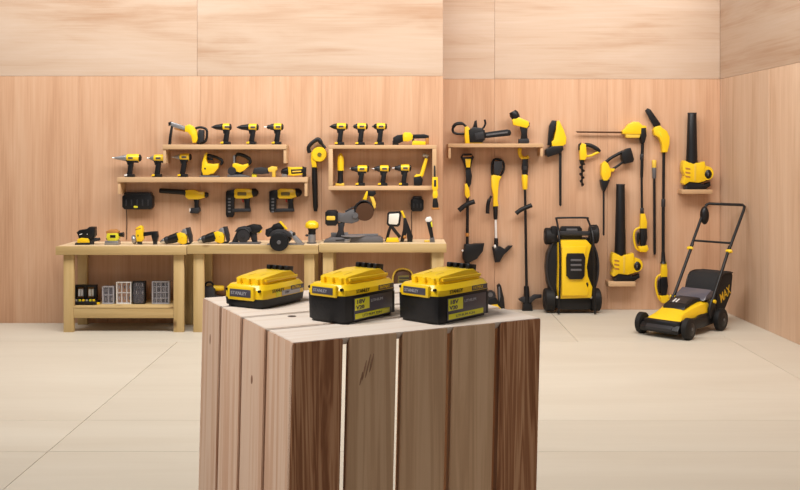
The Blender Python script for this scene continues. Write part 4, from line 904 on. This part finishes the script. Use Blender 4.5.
for i in range(N + 1):
    f = i / N; an = f * turns * 2 * math.pi; zz = a0[1] + (a1[1] - a0[1]) * f * 0.96
    R0 = 3.2 * k * (1 - 0.35 * f); c, s = math.cos(an), math.sin(an)
    ring = [hel.verts.new((a0[0] + c*0.008, s*0.008, zz + 0.004)), hel.verts.new((a0[0] + c*R0, s*R0, zz + 0.004)),
            hel.verts.new((a0[0] + c*R0, s*R0, zz - 0.004)), hel.verts.new((a0[0] + c*0.008, s*0.008, zz - 0.004))]
    if prev:
        for j in range(4): hel.faces.new((prev[j], prev[(j+1) % 4], ring[(j+1) % 4], ring[j]))
    prev = ring
obj('auger_bit', join(core, hel), 'black', t.e)
t = pw('hedge_trimmer', 'yellow hedge trimmer with raised square battery and long thin blade', 'hedge trimmer', 606, 236, group=None)
t.poly('body', [(601, 164), (604.4, 161), (607.4, 163.6), (610.4, 170), (610, 176), (606.6, 180.6), (602.6, 180.6), (600.4, 174)], 0.09, 'yellow')
t.ell('badge', (604.8, 171.6), 1.5, 2.2, 0.096, 'lime')
t.tube('handle_top', [(606, 162), (611, 158), (617, 154.6), (623, 151.6)], 1.6, 'black')
t.tube('handle_low', [(609.6, 171), (613, 169), (617, 166.4), (623, 162)], [1.4]*5 + [1.2]*8, 'black')
t.poly('battery_pack', [(620.6, 152.4), (626, 148.6), (630, 147.8), (633.2, 159), (632.4, 162), (624, 164), (621.4, 160)], 0.10, 'black')
t.poly('trigger_lock', [(609, 168), (614.6, 168.6), (613.6, 171.6), (609.4, 172)], 0.05, 'yellow')
t.poly('hand_guard', [(599.8, 179.6), (609.6, 179.6), (607, 186), (604.6, 191), (602.6, 191), (600.8, 186)], 0.08, 'black')
t.poly('blade', [(602.7, 190), (604.6, 190), (604.5, 234.6), (603.6, 236), (602.8, 234.6)], 0.012, 'black', b=0.001)
# --- pole hedge trimmer, extension pole, pole saw
t = pw('pole_hedge_trimmer', 'pole hedge trimmer with its blade folded level to the left', 'pole trimmer', 642, 252)
t.poly('blade', [(576, 131.2), (624, 131.6), (624, 133.4), (577, 132.8)], 0.014, 'bronze', b=0.001)
t.poly('head', [(621.6, 131), (625, 128), (628, 124), (633, 121.6), (638, 122), (641.6, 125.4), (645.6, 126), (645.6, 133), (639, 134.4), (622, 134)], 0.09, 'yellow')
t.poly('head_base', [(624, 133.6), (640, 133.8), (639, 138), (626, 138)], 0.07, 'yellow_soft')
t.poly('pivot', [(640, 128), (645, 127.6), (645.6, 136), (643.6, 143), (641, 143), (639.6, 136)], 0.10, 'black')
t.cyl('upper_pole', (642.6, 141), (641.6, 178), 1.6, 1.5, 'black')
t.cyl('pole_joint', (642, 154), (641.8, 160), 1.9, 1.9, 'charcoal')
t.cyl('lower_pole', (641.6, 177), (642, 216), 1.2, 1.2, 'black')
t.cyl('pole_collar', (642, 208), (642, 214), 1.8, 1.8, 'charcoal')
t.poly('handle_neck', [(640.2, 213.6), (644.6, 213.6), (646.8, 222), (646.4, 228.4), (639.6, 228.4), (640, 220)], 0.06, 'yellow')
t.tube('handle_frame', [(641, 227), (635.4, 230), (633.8, 236), (634.8, 244), (637.4, 249.6), (644, 251.2), (647.6, 248)], 1.1, 'yellow')
t.poly('grip', [(640, 228), (646.4, 228), (647, 238), (645, 246), (640.6, 246.4), (640, 238)], 0.06, 'black')
t.ell('grip_inner', (638, 238), 1.6, 6.5, 0.03, 'black')
t.poly('battery_pack', [(637.6, 246.4), (646.8, 245), (648, 249), (645.6, 252), (639, 251.6)], 0.08, 'yellow')
t = pw('extension_pole', 'plain extension pole with yellow tip and grey collar', 'pole', 654.4, 254.4, 0.022)
t.cyl('tip', (654.2, 160), (654.2, 168), 2.3, 2.1, 'yellow_soft')
t.cyl('collar', (654.2, 167.6), (654.2, 178.4), 2.2, 1.9, 'grey')
t.cyl('pole', (654.3, 178), (654.6, 254.4), 1.3, 1.3, 'black')
t = pw('pole_saw', 'pole saw with a black angled bar, tallest tool on the recessed wall', 'pole saw', 663, 303)
t.poly('guide_bar', [(645, 110.6), (647.4, 108.2), (650.4, 109.6), (660.2, 123.6), (660.4, 128), (655, 128.6), (652.6, 125)], 0.03, 'black', b=0.006)
t.poly('head', [(652.6, 129.6), (654.4, 127), (659, 125.6), (662, 128.4), (666, 131), (668.8, 137), (668.6, 144), (666.4, 152.4), (661.4, 152.4), (661, 144), (658.4, 138), (653.6, 135)], 0.09, 'yellow')
t.poly('oil_cap', [(656, 130), (660, 132), (662, 139), (659, 136)], 0.096, 'lime')
t.cyl('upper_pole', (663.8, 151.6), (663.4, 200), 1.5, 1.4, 'black')
t.cyl('pole_joint', (663.4, 199), (663.3, 207), 2.0, 2.0, 'charcoal')
t.cyl('lower_pole', (663.3, 206), (663.2, 259), 1.6, 1.6, 'black')
t.turn('flare', (663.2, 252), (663.4, 263.4), [(0, 1.8), (0.8, 2.2), (1, 3.6)], 'black')
t.poly('handle_neck', [(661.4, 262.4), (666, 262.4), (667.2, 271), (666.6, 277), (660.4, 277), (660.8, 270)], 0.06, 'yellow')
t.tube('handle_frame', [(661.6, 274), (657, 277.4), (655.6, 284), (656.8, 292), (659.4, 299), (664, 302), (667.6, 299.6)], 1.1, 'yellow')
t.poly('grip', [(660.6, 276), (666.6, 276), (667.6, 286), (666, 295.6), (661, 296), (660, 286)], 0.06, 'black')
t.ell('grip_inner', (659.6, 286), 2.0, 7.6, 0.03, 'black')
t.poly('battery_pack', [(659, 295.6), (667.8, 294.6), (669, 299), (666, 303), (661, 302.6)], 0.08, 'yellow')
# --- leaf blowers on ledges
def blower(dx, dy, z, label, tube_top, tl, tr):
    t = T('leaf_blower', label, 'leaf blower', 694 + dx, 189.6 + dy, DR - 0.085, z, 'leaf blowers on ledges')
    tw = (tr - tl)/2; tc = (tl + tr)/2
    t.turn('air_tube', (tc, tube_top), (tc - 0.4, 164 + dy), [(0, tw*0.70), (0.02, tw*0.78), (0.6, tw*0.92), (1, tw*1.05)], 'black')
    t.turn('tube_rim', (tc, tube_top - 0.6), (tc, tube_top + 0.8), [(0, tw*0.80), (1, tw*0.82)], 'charcoal')
    t.poly('fan_housing', [(681.6 + dx, 163 + dy), (683 + dx, 160.6 + dy), (688 + dx, 163 + dy), (698 + dx, 163 + dy), (703 + dx, 161.6 + dy), (704 + dx, 166 + dy), (702.6 + dx, 174 + dy), (704 + dx, 181 + dy), (697 + dx, 183 + dy), (688 + dx, 182 + dy), (683 + dx, 185 + dy), (681.2 + dx, 183 + dy), (683.6 + dx, 176 + dy), (681 + dx, 170 + dy)], 0.12, 'yellow')
    for i in range(3):
        t.poly('vent_slot', [(683.6 + dx, 167.6 + dy + i*4), (688.6 + dx, 168.6 + dy + i*4), (688.6 + dx, 170 + dy + i*4), (683.8 + dx, 169.4 + dy + i*4)], 0.126, 'amber', b=0.001)
    t.poly('spine', [(692.4 + dx, 164 + dy), (694.6 + dx, 164 + dy), (694.2 + dx, 181 + dy), (692.4 + dx, 181 + dy)], 0.13, 'yellow_soft', b=0.003)
    t.disc('motor_ring', (705.4 + dx, 173.4 + dy), 7.2, 0.10, 'yellow')
    t.ell('motor', (706.8 + dx, 174.4 + dy), 5.2, 6.8, 0.14, 'black')
    t.ell('motor_vent', (706.2 + dx, 174.4 + dy), 1.6, 3.8, 0.152, 'grey')
    t.poly('handle', [(686 + dx, 183 + dy), (690 + dx, 181.4 + dy), (697 + dx, 182 + dy), (703 + dx, 185 + dy), (709 + dx, 182 + dy), (709.6 + dx, 186 + dy), (704 + dx, 189.6 + dy), (686 + dx, 189.6 + dy)], 0.09, 'black')
    t.poly('battery_pack', [(684 + dx, 186 + dy), (688 + dx, 185.4 + dy), (688 + dx, 189.6 + dy), (684 + dx, 189.6 + dy)], 0.08, 'charcoal')
blower(0, 0, ZE, 'leaf blower with upright black tube on the upper right ledge', 113.6, 686.6, 697.6)
blower(-70.6, 92.2, ZF, 'leaf blower with upright black tube on the lower ledge beside the standing mower', 185.6, 615, 626)

# ------------------------------------------------------------------ mower standing on end against the wall
t = T('lawn_mower', 'yellow mower stored on end against the recessed wall', 'lawn mower', 572, 313, 9.86, 0.0)
t.poly('deck', [(552, 243), (556, 238), (590, 238), (594, 243), (596.6, 256), (597.4, 268), (596, 282), (592, 297), (588, 303), (556, 303), (551, 297), (547, 282), (545.6, 268), (547, 254)], 0.13, 'black', yo=0.05)
t.tube('side_rail', [(554, 241), (548.6, 252), (546.4, 266), (548, 280), (553, 292)], 1.1, 'charcoal', yo=-0.02)
t.tube('side_rail', [(591, 241), (596, 252), (598, 266), (596.6, 280), (592.6, 292)], 1.1, 'charcoal', yo=-0.02)
t.poly('motor_cover', [(556.6, 243), (560, 239.6), (585, 239.6), (589.6, 244.6), (587, 254), (585, 266), (586.4, 276), (590.6, 286), (589.6, 296.6), (557, 297.6), (556, 286), (556.8, 262)], 0.10, 'yellow', yo=-0.055)
t.poly('cover_step', [(560, 246), (584, 245), (582.6, 255), (581, 268), (583, 280), (586, 288), (585, 294), (560, 294), (559.6, 270)], 0.03, 'yellow', yo=-0.115)
t.poly('battery_hatch', [(565, 252), (581, 252), (582.6, 256), (582, 274), (579.6, 277.6), (567, 277.6), (564, 274), (563.8, 256)], 0.05, 'black', yo=-0.13)
for yy in (257.6, 262.4, 267.2):
    t.rect('hatch_rib', 568, yy, 578.6, yy + 2, 0.012, 'grey', yo=-0.155, b=0.002)
t.ell('cover_vent', (585.2, 283.4), 1.2, 2.4, 0.02, 'black', yo=-0.105)
t.poly('front_bumper', [(554, 297), (592, 297), (590, 308), (586, 309), (560, 309), (556, 308)], 0.12, 'black', yo=0.0)
t.rect('rear_bar', 556, 231, 590, 235.4, 0.06, 'charcoal', yo=-0.02)
t.rect('rear_housing', 560, 226.4, 582, 240, 0.07, 'black', yo=0.02)
t.rect('rear_clip', 566, 228.6, 577, 231, 0.08, 'grey', yo=0.01)
for x0, y0, x1, y1 in ((545, 228, 555, 245), (590, 225, 598.4, 244), (544.4, 288.6, 555, 311.4), (590.4, 288.6, 600.4, 311.4)):
    xa, ya = (x0 + x1)/2, (y0 + y1)/2
    R_ = (y1 - y0)/2
    W_ = t.turn('wheel', (x0, ya, 0.03), (x1, ya, 0.03), [(0, R_*0.86), (0.12, R_), (0.88, R_), (1, R_*0.86)], 'rubber', seg=24)
    for xs_ in (x0, x1):
        t.turn('wheel_hub', (xs_ - 0.5, ya, 0.03), (xs_ + 0.5, ya, 0.03), [(0, R_*0.45), (1, R_*0.45)], 'charcoal', par=W_, seg=14)
for xa in (556, 589.6):
    t.ell('hinge_bolt', (xa, 296.4), 1.2, 1.4, 0.03, 'pale', yo=-0.07)
    t.tube('folded_handle', [(xa + (1.2 if xa < 570 else -1.2), 218.8, 0.06), (xa + (1.5 if xa > 570 else 1.5), 234, -0.09), (xa + (1.5 if xa > 570 else 2.0), 256, -0.128), (xa + (2.6 if xa > 570 else 1.6), 288, -0.128), (xa + (3.0 if xa > 570 else 0.6), 312, -0.125)], 1.05, 'black')
for xs_ in (553.6, 591.6):
    t.rect('wheel_bracket', xs_ - 3, 226, xs_ + 3, 242, 0.07, 'black', yo=-0.02)
t.tube('handle_bar', [(556.6, 219.2, 0.06), (560, 218.4, 0.06), (586, 218.2, 0.06), (589.6, 219.2, 0.06)], 1.0, 'black')
# ------------------------------------------------------------------ mower on the floor by the corner
FL_, FR_, RR_ = Vector((2.266, 8.78)), Vector((2.629, 8.43)), Vector((3.075, 8.88))
fwd = (FR_ - RR_).normalized(); lft = Vector((-fwd.y, fwd.x))          # mower's left as seen by its driver
rc = RR_ + lft * (-0.25) if (FL_ - FR_).dot(lft) < 0 else RR_ + lft * 0.25
mo = tag(empty('lawn_mower', (rc.x, rc.y, 0), math.atan2(fwd.y, fwd.x)), 'yellow mower with a black grass bag on the floor in the corner', 'lawn mower')
def mp(name, bm, m, par=None): return obj(name, bm, m, par or mo)
SGN = 1 if (FL_ - FR_).dot(lft) > 0 else -1          # local +y is the driver's left; the camera sees front and local -y... sides
WB = 0.634; HT = 0.235
side = lambda s: s * HT
for xx, R_ in ((WB, 0.098), (0.0, 0.105)):
    for s in (-1, 1):
        wv_ = mp('wheel', lathe((xx, s*HT - 0.032, R_), (xx, s*HT + 0.032, R_), [(0, R_*0.86), (0.14, R_), (0.86, R_), (1, R_*0.86)], 26), 'rubber')
        mp('wheel_cap', lathe((xx, s*HT - 0.036, R_), (xx, s*HT + 0.036, R_), [(0, R_*0.52), (0.06, R_*0.6), (0.94, R_*0.6), (1, R_*0.52)], 20), 'black', wv_)
        mp('wheel_bolt', lathe((xx, s*HT - 0.042, R_), (xx, s*HT + 0.042, R_), [(0, R_*0.14), (1, R_*0.14)], 10), 'grey', wv_)
    mp('axle', lathe((xx, -HT, R_), (xx, HT, R_), [(0, 0.008), (1, 0.008)], 8), 'charcoal')
mp('deck', plan([(-0.04, -0.18), (0.12, -0.20), (0.30, -0.215), (0.50, -0.19), (0.56, -0.175), (0.70, -0.185), (0.73, -0.15), (0.73, 0.15), (0.70, 0.185), (0.56, 0.175), (0.50, 0.19), (0.30, 0.215), (0.12, 0.20), (-0.04, 0.18)], 0.06, 0.16, 0.02), 'black')
mp('front_bumper', prism([(0.66, 0.055), (0.745, 0.05), (0.755, 0.085), (0.72, 0.125), (0.66, 0.13)], -0.195, 0.195, 0.012), 'black')
mp('bumper_grille', prism([(0.70, 0.085), (0.758, 0.07), (0.760, 0.095), (0.73, 0.12)], -0.13, 0.13, 0.004), 'charcoal')
def dome(xs, ws, zs, zb, m, name):
    """cross-sections along x, rounded over the top"""
    bm = bmesh.new(); rings = []
    for x, w_, z in zip(xs, ws, zs):
        r = [bm.verts.new((x, w_ * a, zb + (z - zb) * b)) for a, b in ((-1, 0), (-1, 0.55), (-0.88, 0.86), (-0.55, 1), (0, 1.03), (0.55, 1), (0.88, 0.86), (1, 0.55), (1, 0))]
        rings.append(r)
    for a, b in zip(rings, rings[1:]):
        for i in range(9): bm.faces.new((a[i], a[(i+1) % 9], b[(i+1) % 9], b[i]))
    bm.faces.new(rings[0]); bm.faces.new(list(reversed(rings[-1])))
    return mp(name, bm, m)
dome([0.02, 0.10, 0.22, 0.36, 0.48, 0.58, 0.66, 0.70], [0.15, 0.175, 0.185, 0.17, 0.15, 0.15, 0.17, 0.165], [0.27, 0.285, 0.285, 0.265, 0.235, 0.205, 0.175, 0.145], 0.135, 'yellow', 'motor_cover')
mp('battery_hatch', prism([(0.14, 0.275), (0.16, 0.315), (0.30, 0.315), (0.46, 0.265), (0.48, 0.235)], -0.112, 0.112, 0.012), 'black')
mp('hatch_window', prism([(0.19, 0.312), (0.29, 0.321), (0.41, 0.284), (0.40, 0.27)], -0.085, 0.085, 0.004), 'charcoal')
for j in (-1, 1): mp('hatch_mark', prism([(0.33, 0.306), (0.335, 0.312), (0.40, 0.292), (0.40, 0.285)], j*0.016 - 0.007 - 0.03, j*0.016 + 0.007 - 0.03, 0.001), 'pale')
for s in (-1, 1):
    mp('side_vent', prism([(0.14, 0.145), (0.18, 0.185), (0.34, 0.180), (0.44, 0.145)], s*0.185 - 0.012, s*0.185 + 0.012, 0.006), 'black')
    mp('handle_bracket', prism([(0.06, 0.13), (0.06, 0.30), (0.12, 0.31), (0.17, 0.22), (0.17, 0.13)], s*0.2 - 0.014, s*0.2 + 0.014, 0.006), 'black')
    p0, p1, p2 = Vector((0.12, s*0.20, 0.26)), Vector((-0.28, s*0.195, 0.78)), Vector((-0.575, s*0.19, 1.165))
    mp('lower_handle_tube', tube([p0, p1], 0.015, 10), 'black')
    mp('handle_knob', lathe((-0.245, s*0.175, 0.735), (-0.245, s*0.235, 0.735), [(0, 0.014), (0.3, 0.02), (0.7, 0.02), (1, 0.014)], 12), 'yellow')
    mp('yellow_clip', lathe((0.10, s*0.18, 0.285), (0.10, s*0.235, 0.285), [(0, 0.015), (1, 0.018)], 10), 'yellow')
top = [Vector((-0.25, -0.2, 0.745)), Vector((-0.562, -0.208, 1.122)), Vector((-0.588, -0.203, 1.157)), Vector((-0.602, -0.18, 1.172)), Vector((-0.602, 0.18, 1.172)), Vector((-0.588, 0.203, 1.157)), Vector((-0.562, 0.208, 1.122)), Vector((-0.25, 0.2, 0.745))]
mp('upper_handle', tube(top, 0.0145, 10), 'black')
mp('cross_bar', tube([Vector((-0.30, -0.195, 0.81)), Vector((-0.30, 0.195, 0.81))], 0.011, 10), 'black')
FS = -1 if True else 1
mp('switch_box', ellipsoid((-0.52, FS*0.188, 1.055), (0.05, 0.045, 0.095)), 'black')
mp('chute', plan([(-0.06, -0.16), (0.10, -0.15), (0.10, 0.15), (-0.06, 0.16)], 0.16, 0.335, 0.02), 'charcoal')
mp('chute_flap', prism([(-0.08, 0.34), (0.02, 0.38), (0.13, 0.335), (0.16, 0.29), (-0.08, 0.30)], -0.155, 0.155, 0.012), 'smoke')
bag = mp('grass_bag', prism([(-0.045, 0.20), (-0.06, 0.36), (-0.12, 0.47), (-0.17, 0.515), (-0.40, 0.520), (-0.42, 0.48), (-0.385, 0.30), (-0.25, 0.16), (-0.10, 0.13)], -0.165, 0.165, 0.018), 'cloth')
mp('bag_rim', tube(smooth([(-0.06, -0.167, 0.22), (-0.075, -0.167, 0.36), (-0.17, -0.167, 0.505), (-0.40, -0.167, 0.51)], 4), 0.006, 8), 'black', bag)
mp('bag_rim', tube(smooth([(-0.06, 0.167, 0.22), (-0.075, 0.167, 0.36), (-0.17, 0.167, 0.505), (-0.40, 0.167, 0.51)], 4), 0.006, 8), 'black', bag)
# the side facing the room is local +y; lettering reads from the mower's front to its back there
text('bag_lettering', 'MAX', 0.13, 'yellow', bag, Matrix.Translation((-0.145, 0.168, 0.235)) @ Matrix.Rotation(math.pi, 4, 'Z') @ Matrix.Rotation(math.pi/2, 4, 'X') @ Matrix.Rotation(0.35, 4, 'Z'), xs=0.82, bold=0.002)
